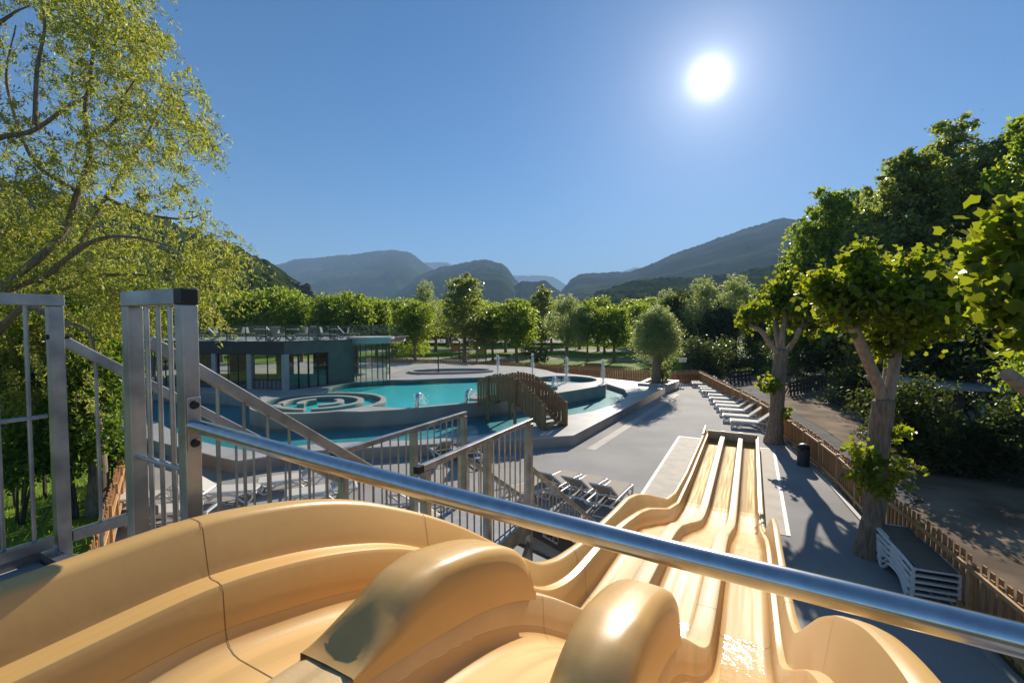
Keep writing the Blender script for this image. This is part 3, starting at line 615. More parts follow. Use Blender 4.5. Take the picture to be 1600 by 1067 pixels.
DIVS = [(-1.10, -.90), (-.43, -.24)]
dv = []
for b0, b1 in DIVS: dv.append(sweep('divider', div_prof(b0, b1), MT['slide_top']))
fU = interp([(.80, 0), (.84, .006), (.89, .035), (.95, .085), (1.02, .135), (1.11, .175), (1.24, .20), (1.49, .21), (1.68, .21), (1.80, .195), (1.88, .15), (1.93, .06), (1.945, 0)], .02)
for (b0, b1), d in zip(DIVS, dv):
    rows = []; aa = [.82 + (1.95 - .82) * i / 48 for i in range(49)]
    for a in aa:
        h = max(fU(a), .001); z = fD(a); r = min(.035 + .045 * max(0, min(1, (1.25 - a) / .3)), h * .6); q = .003
        rows.append([S(a, b0 - q, z - .03)] + [S(a, b0 - q, z + (h - r) * .5), S(a, b0 - q, z + h - r), S(a, b0 + r * .3, z + h - r * .3), S(a, b0 + r, z + h), S(a, (b0 + b1) / 2, z + h + .003), S(a, b1 - r, z + h), S(a, b1 - r * .3, z + h - r * .3), S(a, b1 + q, z + h - r), S(a, b1 + q, z + (h - r) * .5), S(a, b1 + q, z - .03)])
    MB().sheet(rows).build('hump', MT['slide'], d, smooth=True)
def left_wall(a):
    W, L, F = fW(a), fL(a), fF(a) + .076
    return [(-1.745, base_z(a)), (-1.745, W - .05), (-1.75, W - .02), (-1.735, W - .004), (-1.715, W), (-1.68, W), (-1.662, W - .005), (-1.65, W - .022), (-1.625, L + .035), (-1.618, L + .008), (-1.60, L), (-1.565, L), (-1.549, L - .005), (-1.54, L - .022), (-1.53, F)]
def right_wall(a):
    W, L, F = fW(a), fD(a) + .02, fF(a) + .076
    k = min(1, max(0, (a - 7.6) / 1.6)); k = k * k * (3 - 2 * k); Wr = W * (1 - k) + (L + .03) * k
    x = .335 - .04 * k
    return [(.20, F), (.208, L - .022), (.216, L - .005), (.232, L), (.245, L), (.262 - .0 * k, L + .006), (x - .045, Wr - .03), (x - .036, Wr - .006), (x - .02, Wr), (x + .012, Wr), (x + .03, Wr - .006), (x + .035, Wr - .03), (x + .03, base_z(a))]
lwall = sweep('side_wall', left_wall, MT['slide']); rwall = sweep('side_wall', right_wall, MT['slide'])
# seams between the moulded sections
def seam(parent, prof, a, w=None):
    w = w or (.003 if a < 3 else .007)
    b = MB(); r0 = [S(a - w / 2, x, z) for x, z in prof(a - w / 2)]; r1 = [S(a + w / 2, x, z) for x, z in prof(a + w / 2)]
    c = Vector((0, 0, 0)); out = []
    for row in (r0, r1):
        o = []
        for i, p in enumerate(row):
            t = (row[min(i + 1, len(row) - 1)] - row[max(i - 1, 0)]).normalized(); n = t.cross(SA)
            if n.dot(UP) < -.0 : n = -n
            o.append(p - n * .0 + (n if parent is not lwall or True else n) * .0012 + SA * 0)
        out.append(o)
    b.sheet(out); return b.build('seam', MT['seam'], parent)
def inner_only(prof, sl_): return lambda a: prof(a)[sl_]
for a in (.86, 2.05, 4.6, 7.6, 10.2, 13.0):
    seam(lwall, inner_only(left_wall, slice(3, 15)), a)
    if a > 1.9:
        seam(rwall, inner_only(right_wall, slice(0, 11)), a)
        for ln, (b0, b1) in zip([o for o in sl.children if o.name.startswith('lane')], LANES): seam(ln, lane_prof(b0, b1), a)
        for d, (b0, b1) in zip(dv, DIVS): seam(d, div_prof(b0, b1), a)
    else:
        for ln, (b0, b1) in zip([o for o in sl.children if o.name.startswith('lane')], LANES): seam(ln, lane_prof(b0, b1), a)
        for d, (b0, b1) in zip(dv, DIVS): seam(d, div_prof(b0, b1), a - .012, .0018)
MB().box(S(AE - .02, -.66, .27), (.06, 1.86, .46), (SA, RB, UP)).build('end_board', MT['slide_top'], sl, bevel=.01)
for b in (-1.0, -.335): MB().box(S(AE + .03, b, .46), (.12, .16, .10), (SA, RB, UP)).build('end_bracket', MT['slide_top'], sl)
MB().bar(S(AE - .9, -1.70, .50), S(AE + .25, -1.70, .62), .05, .06).build('end_lip', MT['slide_top'], sl)
# water film: still in the run-out, running on the slope
for b0, b1 in LANES:
    wb = MB(); wb.sheet([[S(a, b, .185 + .0005 * (i % 2)) for b in np.linspace(b0 + .012, b1 - .012, 3)] for i, a in enumerate(np.linspace(12.95, AE - .06, 24))]); wb.build('still_water', MT['slide_water'], sl)
    wb = MB(); rr = random.Random(int(b0 * 100)); rows = []
    for a in np.arange(2.5, 4.7, .04):
        z = fF(a); d = .004 + .0012 * math.sin(a * 21 + rr.uniform(0, 1.2)) 
        rows.append([S(a, b, z + d + .0008 * math.sin(b * 70 + a * 13) + rr.uniform(0, .0004)) for b in np.linspace(b0 + .06, b1 - .06, 9)])
    wb.sheet(rows); wb.build('running_water', MT['slide_film'], sl, smooth=True)
for a in (2.6, 4.6, 6.8, 9.0):
    for b in (-1.45, .05):
        z = fF(a) - .1; MB().box(S(a, b, z / 2), (.12, .12, z), (SA, RB, UP)).build('support_post', MT['galv'], sl)
    MB().box(S(a, -.7, fF(a) - .16), (.1, 1.9, .08), (SA, RB, UP)).build('support_beam', MT['galv'], sl)
# concrete pads beside the run-out
sheet_poly('slide_pad', [S(8.0, -2.80, 0)[:2], S(21.3, -2.80, 0)[:2], S(21.3, -1.62, 0)[:2], S(8.0, -1.62, 0)[:2]], .008, MT['pad'])
sheet_poly('slide_pad', [S(12.4, .25, 0)[:2], S(20.85, .25, 0)[:2], S(20.85, .88, 0)[:2], S(12.4, .88, 0)[:2]], .008, MT['pad'])
def stripe(a0, b0, a1, b1, w=.09):
    p, q = S(a0, b0, 0), S(a1, b1, 0); d = (q - p).normalized(); n = Vector((d.y, -d.x, 0)) * w / 2
    sheet_poly('pad_edge', [tuple(x)[:2] for x in (p - n, q - n, q + n, p + n)], .013, MT['white_paint'])
stripe(8, -2.78, 21.3, -2.78); stripe(21.26, -2.72, 21.26, -1.75); stripe(12.4, .85, 20.85, .85); stripe(20.8, .36, 20.8, .80)

# ---------------------------------------------------------------- tower platform, guards, stairs
ZP = 3.74
tw = thing('slide_tower', S(-1, -1, 0), 'galvanised steel tower platform at the top of the slide', 'tower')
MB().box(S(-1.6, -1.45, ZP - .06), (5.1, 4.1, .05), (SA, RB, UP)).build('deck', MT['grey_plastic'], tw)
for b, a0, a1 in ((-3.47, -4.1, 1.02), (.62, -4.1, .95)): MB().bar(S(a0, b, ZP - .10), S(a1, b, ZP - .10), .06, .22).build('edge_beam', MT['galv'], tw)
MB().bar(S(.99, -3.44, ZP - .10), S(.99, .60, ZP - .10), .06, .22).build('edge_beam', MT['galv'], tw)
for a in (-4, .9):
    for b in (-3.35, .5): MB().box(S(a, b, (ZP - .1) / 2), (.14, .14, ZP - .1), (SA, RB, UP)).build('leg', MT['galv'], tw)
def balusters(parent, p, q, z0f, z1f, n, r=.011, mat='galv'):
    for i in range(1, n + 1):
        o = p + (q - p) * (i / (n + 1)); MB().tube([o + UP * z0f(i / (n + 1)), o + UP * z1f(i / (n + 1))], r, 8).build('baluster', MT[mat], parent, smooth=True)
# left guard
g = thing('guard_railing', S(-1.4, -3.4, ZP), 'galvanised guard railing with upright bars at the left platform edge', 'railing')
ZTOP = 5.16
MB().bar(S(-3.8, -3.4, ZTOP - .03), S(1.08, -3.4, ZTOP - .03), .062, .06).build('top_rail', MT['galv'], g, bevel=.004)
MB().bar(S(-3.8, -3.4, ZP + .06), S(1.0, -3.4, ZP + .06), .05, .06).build('bottom_rail', MT['galv'], g, bevel=.003)
for a in (-3.7, -1.4, 1.045): MB().box(S(a, -3.4, (ZP - .12 + ZTOP - .062) / 2), (.062, .06, ZTOP - .062 - ZP + .12), (SA, RB, UP)).build('post', MT['galv'], g, bevel=.004)
MB().tube([S(-3.7, -3.4, 4.50), S(1.0, -3.4, 4.50)], .011, 8).build('mid_bar', MT['galv'], g, smooth=True)
balusters(g, S(-3.7, -3.4, 0), S(-1.4, -3.4, 0), lambda t: ZP + .06, lambda t: ZTOP - .06, 19, .0095)
balusters(g, S(-1.36, -3.4, 0), S(1.045, -3.4, 0), lambda t: ZP + .06, lambda t: ZTOP - .06, 20, .0095)
MB().tube([S(1.005, -3.4, 4.93), S(1.02, -3.4, 4.93)], .014, 10).tube([S(1.075, -3.385, 4.93), S(1.095, -3.385, 4.93)], .014, 10).build('bolt', MT['black_cap'], g)
MB().bar(S(1.08, -3.4, ZP + .06), S(1.5, -3.4, ZP + .06), .05, .06).build('bottom_rail', MT['galv'], g, bevel=.003)
# gate frame between stairs and slide
BP0, BP1 = -2.391, -1.963
gf = thing('gate_frame', S(.97, -2.1, ZP), 'tall galvanised post frame with three bars between stairs and slide', 'railing')
p0, p1 = S(.985, BP0, 0), S(.985, BP1, 0)
for p in (p0, p1): MB().box(p + UP * (ZP - .3 + 5.075) / 2 , (.058, .058, 5.075 - ZP + .3), (SA, RB, UP)).build('post', MT['galv'], gf, bevel=.004)
MB().bar(p0 - RB * .03 + UP * 5.108, p1 - RB * .03 + UP * 5.108, .062, .062).build('top_rail', MT['galv'], gf, bevel=.004)
MB().box(p1 + RB * .002 + UP * 5.108, (.064, .062, .064), (SA, RB, UP)).build('end_cap', MT['black_cap'], gf, bevel=.006)
balusters(gf, p0 + RB * .03, p1 - RB * .03, lambda t: ZP + .1, lambda t: 5.075, 3, .009)
MB().tube([p0 + UP * 4.42, p1 + UP * 4.42], .012, 8).build('mid_bar', MT['galv'], gf, smooth=True)
MB().box(p0 - RB * .036 + UP * 4.83, (.03, .018, .03), (SA, RB, UP)).build('bolt', MT['black_cap'], gf)
# closing bar across the slide
cb = thing('closing_bar', S(1.0, -1.98, 4.6), 'polished round steel bar across the top of the slide', 'bar')
bl0, bl1 = S(.985, -1.9449, 4.605), G(1601, 1001, 4.50)
q = (bl1 - bl0).normalized(); bl2 = bl1 + q * .35
bar_pts = smooth_open([bl0, bl0 + (bl1 - bl0) * .33 - UP * .012, bl0 + (bl1 - bl0) * .66 - UP * .012, bl1, bl2], 8)
MB().tube(bar_pts, .0265, 40).build('tube', MT['rail_steel'], cb, smooth=True)
MB().box(p1 + RB * .034 + UP * 4.61, (.05, .009, .21), (SA, RB, UP)).build('bracket', MT['galv'], cb, bevel=.003)
for z in (4.685, 4.535): MB().tube([p1 + RB * .038 + UP * z, p1 + RB * .052 + UP * z], [.018, .013], 12).build('bolt', MT['black_cap'], cb, smooth=True)
MB().box(S(.99, .75, 4.3), (.09, .09, 1.5), (SA, RB, UP)).build('end_post', MT['galv'], cb)
# stairs: flight, landing, flight
stc = thing('metal_staircase', S(3, -2.9, 0), 'galvanised staircase with landing leading down from the slide tower', 'staircase')
ZL = 2.60; a_l0, a_l1 = 3.02, 5.05; bL, bR = -3.40, -2.42
n1 = 6
for i in range(n1):
    a = 1.12 + (a_l0 - 1.12) * (i + .5) / n1; z = ZP - (ZP - ZL) * (i + 1) / (n1 + 1)
    MB().box(S(a, (bL + bR) / 2, z), (.29, bR - bL - .08, .035), (SA, RB, UP)).build('tread', MT['grey_plastic'], stc)
MB().box(S((a_l0 + a_l1) / 2, (bL + bR) / 2, ZL), (a_l1 - a_l0, bR - bL - .08, .04), (SA, RB, UP)).build('landing', MT['grey_plastic'], stc)
a_e = 8.75; n2_ = 14
for i in range(n2_):
    a = a_l1 + (a_e - a_l1) * (i + .5) / n2_; z = ZL - ZL * (i + 1) / (n2_ + 1)
    MB().box(S(a, (bL + bR) / 2, z), (.27, bR - bL - .08, .035), (SA, RB, UP)).build('tread', MT['grey_plastic'], stc)
lbl = None
for b in (bL, bR):
    e = .0
    MB().bar(S(1.0, b, ZP - .12), S(a_l0, b, ZL - .06), .05, .20).build('stringer', MT['galv'], stc)
    MB().bar(S(a_l0 - .05, b, ZL - .09), S(a_l1 + .05, b, ZL - .09), .054, .20).build('stringer', MT['galv'], stc)
    sg = MB().bar(S(a_l1, b, ZL - .1), S(a_e, b, .06), .05, .22).build('stringer', MT['dark_steel'], stc)
    if b == bR:
        dd = (S(a_e, b, .06) - S(a_l1, b, ZL - .1)).normalized(); up = (UP - dd * dd.dot(UP)).normalized(); o = S(a_l1, b, ZL - .1) + dd * .75 + RB * .0285
        lbl = MB().box(o, (.62, .006, .10), (dd, RB, up)).build('marking_plate', MT['sign'], sg)
        tk = MB(); rr = random.Random(3)
        for k in range(34):
            if rr.random() < .25: continue
            tk.box(o + dd * (-.29 + k * .0175) + RB * .004 + up * rr.uniform(-.01, .01), (rr.uniform(.005, .011), .004, rr.uniform(.03, .07)), (dd, RB, up))
        tk.build('plate_marks', MT['black_cap'], sg)
    # flight 1 handrail
    r1 = MB().bar(S(1.05, b, 4.925), S(2.98, b, 3.53), .045, .055).build('handrail', MT['galv'], stc, bevel=.004)
    balusters(stc, S(1.08, b, 0), S(2.96, b, 0), lambda t: ZP - .10 - (ZP - ZL - .05) * t, lambda t: 4.91 - 1.37 * t, 13, .009)
    # landing guard
    MB().bar(S(a_l0 - .05, b, 3.80), S(a_l1 + .05, b, 3.80), .055, .055).build('guard_rail', MT['galv'], stc, bevel=.004)
    MB().box(S(a_l0 - .085, b, 3.80), (.07, .058, .058), (SA, RB, UP)).build('end_cap', MT['black_cap'], stc)
    for a in (a_l0, (a_l0 + a_l1) / 2, a_l1): MB().box(S(a, b + .0, 3.772 / 2), (.07, .07, 3.772), (SA, RB, UP)).build('post', MT['galv'], stc, bevel=.003)
    balusters(stc, S(a_l0, b, 0), S((a_l0 + a_l1) / 2, b, 0), lambda t: ZL - .05, lambda t: 3.79, 7, .009)
    balusters(stc, S((a_l0 + a_l1) / 2, b, 0), S(a_l1, b, 0), lambda t: ZL - .05, lambda t: 3.79, 7, .009)
    # flight 2 handrail
    MB().bar(S(a_l1 - .02, b, 3.24), S(a_e - .05, b, .85), .045, .055).build('handrail', MT['galv'], stc, bevel=.004)
    balusters(stc, S(a_l1, b, 0), S(a_e - .1, b, 0), lambda t: ZL - .08 - (ZL - .1) * t, lambda t: 3.22 - 2.37 * t, 27, .009)
    MB().box(S(a_e - .05, b, .45), (.06, .06, .9), (SA, RB, UP)).build('post', MT['galv'], stc)
for b in (bL, bR): MB().bar(S(a_l0, b, .5), S(a_l1, b, 2.3), .03, .05).bar(S(a_l0, b + .01, 2.3), S(a_l1, b + .01, .5), .03, .05).build('brace', MT['galv'], stc)
MB().bar(S(a_l1, bL, 1.4), S(a_l1, bR, 1.4), .04, .06).build('cross_beam', MT['galv'], stc)
# ---------------------------------------------------------------- fences
def fence(pts, label, side, h=1.02, bay=1.7, mat='wood', slat=.095, gap=.03, rails=(.28, .84)):
    pts = [Vector((p[0], p[1], 0)) for p in pts]; f = thing('wooden_fence', pts[0], label, 'fence'); rr = random.Random(len(label))
    seg = [(p, q, (q - p).length) for p, q in zip(pts, pts[1:])]; tot = sum(s[2] for s in seg); n = max(1, round(tot / bay))
    def at(t):
        for p, q, L in seg:
            if t <= L + 1e-6: return p + (q - p) * (t / L)
            t -= L
        return pts[-1]
    for i in range(n):
        p, q = at(tot * i / n), at(tot * (i + 1) / n); d = (q - p).normalized(); nn = Vector((-d.y, d.x, 0)) * side; L = (q - p).length
        MB().box(p + UP * (h * .5 + .01), (.09, .09, h + .02), (d, nn, UP)).build('post', MT['wood_light'], f)
        sl_ = MB(); k = int((L - .1) / (slat + gap)); 
        for j in range(k):
            o = p + d * (.05 + (L - .1) * (j + .5) / k); hh = h + (.06 if j % 2 else -.02) + rr.uniform(-.03, .03)
            sl_.box(o - nn * (.036 if j % 2 else -.012) * 1.0 - nn * .03 + UP * (hh / 2 + .03), (slat * rr.uniform(.9, 1.05), .022, hh), (d, nn, UP))
        pn = sl_.build('panel', MT[mat], f)
        rl = MB()
        for z in rails: rl.bar(p + d * .048 + nn * .028 + UP * z, q - d * .048 + nn * .028 + UP * z, .045, .07)
        rl.build('rail', MT['wood_light'], pn)
    MB().box(pts[-1] + UP * (h * .5 + .01), (.09, .09, h + .02)).build('post', MT['wood_light'], f)
    return f
fence(FR, 'reddish larch board fence running along the right edge of the terrace', -1, h=1.0, rails=(.2, .93), slat=.10, gap=-.006)
fence([(x, y - .1) for x, y in BK], 'reddish larch slat fence at the far end behind the pools', 1, slat=.085, gap=.018, bay=2.2)
fence([(-5.9, 5.4)] + LF[:], 'larch slat fence beside the grass behind the left steel guard', -1, slat=.085, gap=.02, h=1.1)
kb = MB()
for p, q in zip(FR, FR[1:]):
    p = Vector((p[0] - .16, p[1], 0)); q = Vector((q[0] - .16, q[1], 0)); kb.bar(p + UP * .02, q + UP * .02, .10, .05)
tag(kb.build('kerb', MT['coping']), kind='structure')

# ---------------------------------------------------------------- sun loungers
def make_lounger(white, sling, back=42, label='', group='', legs=True):
    t = thing('sun_lounger', (0, 0, 0), label, 'sun lounger', group); B = (0, 0, 0); W = .33; zs = .33
    for s in (-1, 1):
        f = MB(); f.tube(smooth_open([(0, s * W, zs - .03), (.5, s * W, zs), (1.2, s * W, zs), (1.9, s * W, zs)], 4), .03, 8)
        wave = [(0.02, s * W, zs - .04), (.06, s * W, .12), (.20, s * W, .015), (.34, s * W, .10), (.52, s * W, .24), (.8, s * W, .27), (1.08, s * W, .22), (1.24, s * W, .08), (1.40, s * W, .015), (1.56, s * W, .10), (1.72, s * W, .25), (1.9, s * W, zs - .03)]
        f.tube(smooth_open(wave, 5), .031, 8)
        f.bar((.52, s * W, .25), (.36, s * W, zs), .03, .03).bar((.9, s * W, .27), (1.0, s * W, zs), .03, .03)
        f.build('side_frame', MT[white], t, smooth=True, base=B)
    for x in (.02, 1.2, 1.88): MB().box((x, 0, zs - .012), (.05, 2 * W - .02, .03)).build('cross_bar', MT[white], t, base=B)
    for x, z in ((.11, .20),): MB().box((x - .07, 0, z), (.02, 2 * W - .06, .045)).build('foot_slat', MT[white], t, base=B)
    MB().box((.60, 0, zs + .022), (1.16, 2 * W - .07, .02)).build('seat', MT[sling], t, base=B, bevel=.006)
    ca, sa = math.cos(rad(back)), math.sin(rad(back)); ax = (Vector((ca, 0, sa)), Vector((0, 1, 0)), Vector((-sa, 0, ca)))
    bk = MB().box(Vector((1.19, 0, zs + .025)) + ax[0] * .36, (.70, 2 * W - .10, .02), ax).build('backrest', MT[sling], t, base=B, bevel=.006)
    fr = MB()
    for s in (-1, 1): fr.bar(Vector((1.19, s * (W - .035), zs + .02)), Vector((1.19, s * (W - .035), zs + .02)) + ax[0] * .74, .028, .035)
    fr.box(Vector((1.19, 0, zs + .02)) + ax[0] * .735, (.035, 2 * W - .04, .032), ax)
    if back > 5: fr.bar((1.19 + ca * .4, .2, zs + sa * .4), (1.55, .2, zs), .02, .02).bar((1.19 + ca * .4, -.2, zs + sa * .4), (1.55, -.2, zs), .02, .02)
    fr.build('back_frame', MT[white], bk, base=B)
    return t
def put(o, x, y, rz, z=0, label=None, sc_=1):
    o.location = (x, y, z); o.rotation_euler = (0, 0, rz); o.scale = (sc_,) * 3
    if label: o['label'] = label
    return o
protoA = make_lounger('resin_white', 'sling_cream', 40, group='white loungers along the right fence')
ab_ = lambda px, py: G(px, py, 0)
rowA = [((1141, 666), 'front most cream lounger of the fence row, beside the grey tree trunk'), ((1129, 657), 'second cream lounger from the front in the fence row'),
        ((1124, 648), 'nearest of the three cream loungers in the second group along the fence'), ((1119, 641), 'middle one of three cream loungers in the second group along the fence'), ((1115, 635.5), 'farthest of three cream loungers in the second group along the fence'),
        ((1109, 629), 'nearer lounger of the sunlit pair halfway up the fence row'), ((1107, 623.5), 'farther lounger of the sunlit pair halfway up the fence row'),
        ((1097, 617.5), 'nearest of three shaded loungers near the end of the fence row'), ((1095, 613.5), 'middle one of three shaded loungers near the end of the fence row'), ((1092, 610), 'farthest of three shaded loungers near the end of the fence row'),
        ((1082, 604.5), 'shaded lounger last but one at the far fence corner'), ((1080, 602), 'last lounger of the row, right at the far fence corner')]
dirA = math.atan2(-.40, .95)
for i, ((px, py), lb) in enumerate(rowA):
    o = protoA if i == 0 else copy_tree(protoA)
    p = G(px, py); put(o, p.x, p.y, dirA + (0.05 if i > 6 else 0) + R_.uniform(-.03, .03), 0, lb)
protoB = make_lounger('resin_white', 'sling_taupe', 36, group='beige loungers by the stairs')
rowB = [((938, 803), -122, 'rightmost beige lounger of the three beside the slide'), ((893, 790), -124, 'middle beige lounger of the three beside the slide'), ((848, 780), -126, 'leftmost beige lounger of the three beside the slide'),
        ((770, 792), -150, 'beige lounger seen through the landing railing'), ((700, 722), -60, 'beige lounger under the landing rail, near the pool coping'), ((742, 728), -64, 'beige lounger right of another one behind the landing rail'),
        ((612, 800), 190, 'beige lounger lying below the stair handrail'), ((650, 838), 188, 'beige lounger low behind the slide wall, under the landing')]
for i, ((px, py), ang, lb) in enumerate(rowB):
    o = protoB if i == 0 else copy_tree(protoB)
    p = G(px, py); hd = Vector((math.cos(rad(ang)), math.sin(rad(ang)), 0)); p = p - hd * 1.75; put(o, p.x, p.y, rad(ang), 0, lb)
protoC = make_lounger('resin_white', 'sling_cream', 35, group='cream loungers left of the stairs')
for i, ((px, py), ang, lb) in enumerate([((232, 792), 12, 'cream lounger farthest left behind the gate frame bars'), ((268, 815), 8, 'cream lounger low behind the gate frame post'), ((350, 782), 190, 'cream lounger just right of the gate post near the slide wall'),
        ((455, 762), 25, 'cream lounger behind the stair balusters under the long bar'), ((500, 782), 25, 'second cream lounger behind the stair balusters near the slide wall')]):
    o = protoC if i == 0 else copy_tree(protoC); p = G(px, py); hd = Vector((math.cos(rad(ang)), math.sin(rad(ang)), 0)); p = p - hd * .9; put(o, p.x, p.y, rad(ang), 0, lb)
protoD = make_lounger('resin_white', 'sling_brown', 0, group='stacked loungers by the right fence')
p0 = G(1463, 952); p1 = G(1402, 882); dd = (p1 - p0); dang = math.atan2(dd.y, dd.x)
for i, lb in enumerate(('lowest lounger of the stack by the right fence, standing on the ground', 'second lounger from the bottom of the stack by the right fence', 'third lounger from the bottom of the stack by the right fence', 'topmost flat taupe lounger of the stack by the right fence')):
    o = protoD if i == 0 else copy_tree(protoD); put(o, p0.x, p0.y, dang, .115 * i, lb)
# roof terrace furniture
protoE = make_lounger('resin_grey', 'sling_grey', 50, group='grey loungers on the roof terrace')
roofz = ZT + .005
E_ = [((-14.6, 30.5), 200, 'grey roof lounger nearest the building corner'), ((-12.6, 32.8), 215, 'grey roof lounger nearest the round canopy'), ((-16.9, 30.6), 330, 'grey roof lounger just left of the building corner'), ((-19.2, 31.6), 200, 'grey roof lounger beside the gate frame top, leftmost in the open'), ((-13.6, 35.0), 190, 'grey roof lounger at the back behind the corner one'), ((-16.4, 34.6), 340, 'grey roof lounger in the middle of the terrace'), ((-21.8, 32.2), 200, 'grey roof lounger behind the willow twigs'), ((-12.2, 36.5), 195, 'grey roof lounger at the back right of the terrace')]
for i, ((x, y), a, lb) in enumerate(E_): put(protoE if i == 0 else copy_tree(protoE), x, y, rad(a), roofz, lb)
def make_table(label):
    t = thing('terrace_table', (0, 0, 0), label, 'table', 'tables on the roof terrace'); MB().box((0, 0, .73), (.8, .8, .035)).build('table_top', MT['resin_white'], t, base=(0, 0, 0), bevel=.008)
    MB().cyl((0, 0), .04, .02, .712, 12).build('leg', MT['frame'], t, base=(0, 0, 0)); MB().cyl((0, 0), .25, 0, .02, 20).build('foot_plate', MT['frame'], t, base=(0, 0, 0)); return t
def make_chair(label):
    t = thing('terrace_chair', (0, 0, 0), label, 'chair', 'chairs on the roof terrace'); B = (0, 0, 0)
    MB().box((0, 0, .44), (.44, .44, .03)).build('seat', MT['sling_grey'], t, base=B); MB().bar((-.22, 0, .46), (-.32, 0, .88), .42, .025).build('backrest', MT['sling_grey'], t, base=B)
    for x in (-.2, .2):
        for y in (-.2, .2): MB().tube([(x, y, .425), (x * 1.15, y * 1.1, 0)], .015, 6).build('leg', MT['resin_grey'], t, base=B)
    return t
tb = [((-15.4, 31.9), 'square roof table behind the corner lounger'), ((-13.2, 33.9), 'square roof table near the round canopy'), ((-18.2, 33.0), 'square roof table left of the middle of the terrace'), ((-20.6, 33.2), 'square roof table behind the gate frame')]
pt = make_table(tb[0][1]); pc = make_chair('x'); ci = 0
for i, ((x, y), lb) in enumerate(tb):
    put(pt if i == 0 else copy_tree(pt), x, y, .3, roofz, lb)
    for s, w in ((0, 'left'), (180, 'right')):
        o = pc if ci == 0 else copy_tree(pc); ci += 1
        put(o, x - .75 * math.cos(rad(s)), y - .3 * math.sin(rad(s)), rad(s), roofz, 'grey roof chair %s of the %s' % (w, lb))

# ---------------------------------------------------------------- leaves and trees
def leaf_mesh(name, pos, size, rng, shape_='diamond', up=.5, width=.55, droop=None):
    n = len(pos); nor = rng.normal(size=(n, 3)); nor[:, 2] += up; nor /= np.linalg.norm(nor, axis=1)[:, None]
    t = rng.normal(size=(n, 3)); 
    if droop is not None: t = t * .55 + np.array([0, 0, -1.0]) * droop
    t -= nor * (t * nor).sum(1)[:, None]; t /= np.linalg.norm(t, axis=1)[:, None] + 1e-9; b = np.cross(nor, t)
    s = (size * rng.uniform(.65, 1.25, n))[:, None]; w = s * width
    if shape_ == 'diamond':
        q = [pos - t * s * .5, pos + b * w * .5 + nor * s * .08 - t * s * .05, pos + t * s * .5, pos - b * w * .5 + nor * s * .08 - t * s * .05]
    elif shape_ == 'lobed':
        q = []
        for ang, r_ in ((180, .16), (-125, .45), (-88, .42), (-55, .54), (-28, .45), (0, .64), (28, .45), (55, .54), (88, .42), (125, .45)):
            c_, s_ = math.cos(rad(ang)) * r_, math.sin(rad(ang)) * r_
            q.append(pos + t * s * (c_ - .1) + b * w * s_ + nor * s * (.16 * abs(s_) - .10 * max(c_, 0)))
    k = len(q); v = np.stack(q, 1).reshape(-1, 3); me = bpy.data.meshes.new(name)
    me.vertices.add(n * k); me.vertices.foreach_set('co', v.ravel().astype('f')); me.loops.add(n * k); me.loops.foreach_set('vertex_index', np.arange(n * k))
    me.polygons.add(n); me.polygons.foreach_set('loop_start', np.arange(0, n * k, k)); me.polygons.foreach_set('loop_total', np.full(n, k)); me.update()
    return me
def crown_points(blobs, n, rng, clump=.30, per=26, shell=.55):
    # blobs: (x,y,z,rx,ry,rz); leaves gather in clumps spread through the outer part of every blob
    bl_ = np.array(blobs, float); wt = (bl_[:, 3] * bl_[:, 4] + bl_[:, 4] * bl_[:, 5] + bl_[:, 3] * bl_[:, 5]); wt /= wt.sum()
    nc = max(1, n // per); bi = rng.choice(len(bl_), nc, p=wt); d = rng.normal(size=(nc, 3)); d /= np.linalg.norm(d, axis=1)[:, None]
    r = shell + (1.04 - shell) * rng.random(nc) ** .6
    c = bl_[bi, :3] + d * bl_[bi, 3:6] * r[:, None]; cr = clump * bl_[bi, 3:6].mean(1) * rng.uniform(.5, 1.25, nc)
    k = np.repeat(np.arange(nc), per); g = rng.normal(size=(len(k), 3)); g *= np.array([1, 1, .75])
    return c[k] + g * cr[k][:, None] * .55
def blob_crown(rng, h0, h1, r, n, flat=1.0, top=.45):
    out = []; 
    for i in range(n):
        u = (i + .5) / n; z = h0 + (h1 - h0) * u; prof = math.sin(math.pi * min(1, .18 + .82 * u) ** .9) ** .6 if u < .98 else .3
        rr = r * max(.28, prof); a = i * 2.4 + rng.uniform(-.4, .4); q = rr * rng.uniform(.25, .62); s = r * rng.uniform(.36, .55) * (1 - .35 * u)
        out.append((q * math.cos(a), q * math.sin(a), z, s, s, s * flat))
    return out
def limbs(mb, rng, base_h, blobs, r0, n=7):
    idx = rng.permutation(len(blobs))[:n]
    for i in idx:
        x, y, z = blobs[i][:3]; z0 = base_h * rng.uniform(.75, 1.1); mid = Vector((x * .45 + rng.uniform(-.2, .2), y * .45 + rng.uniform(-.2, .2), z0 + (z - z0) * .55))
        mb.tube(smooth_open([(0, 0, z0), mid, (x, y, z)], 4), [r0 * .55 * (1 - .85 * k / 8) for k in range(9)], 6)
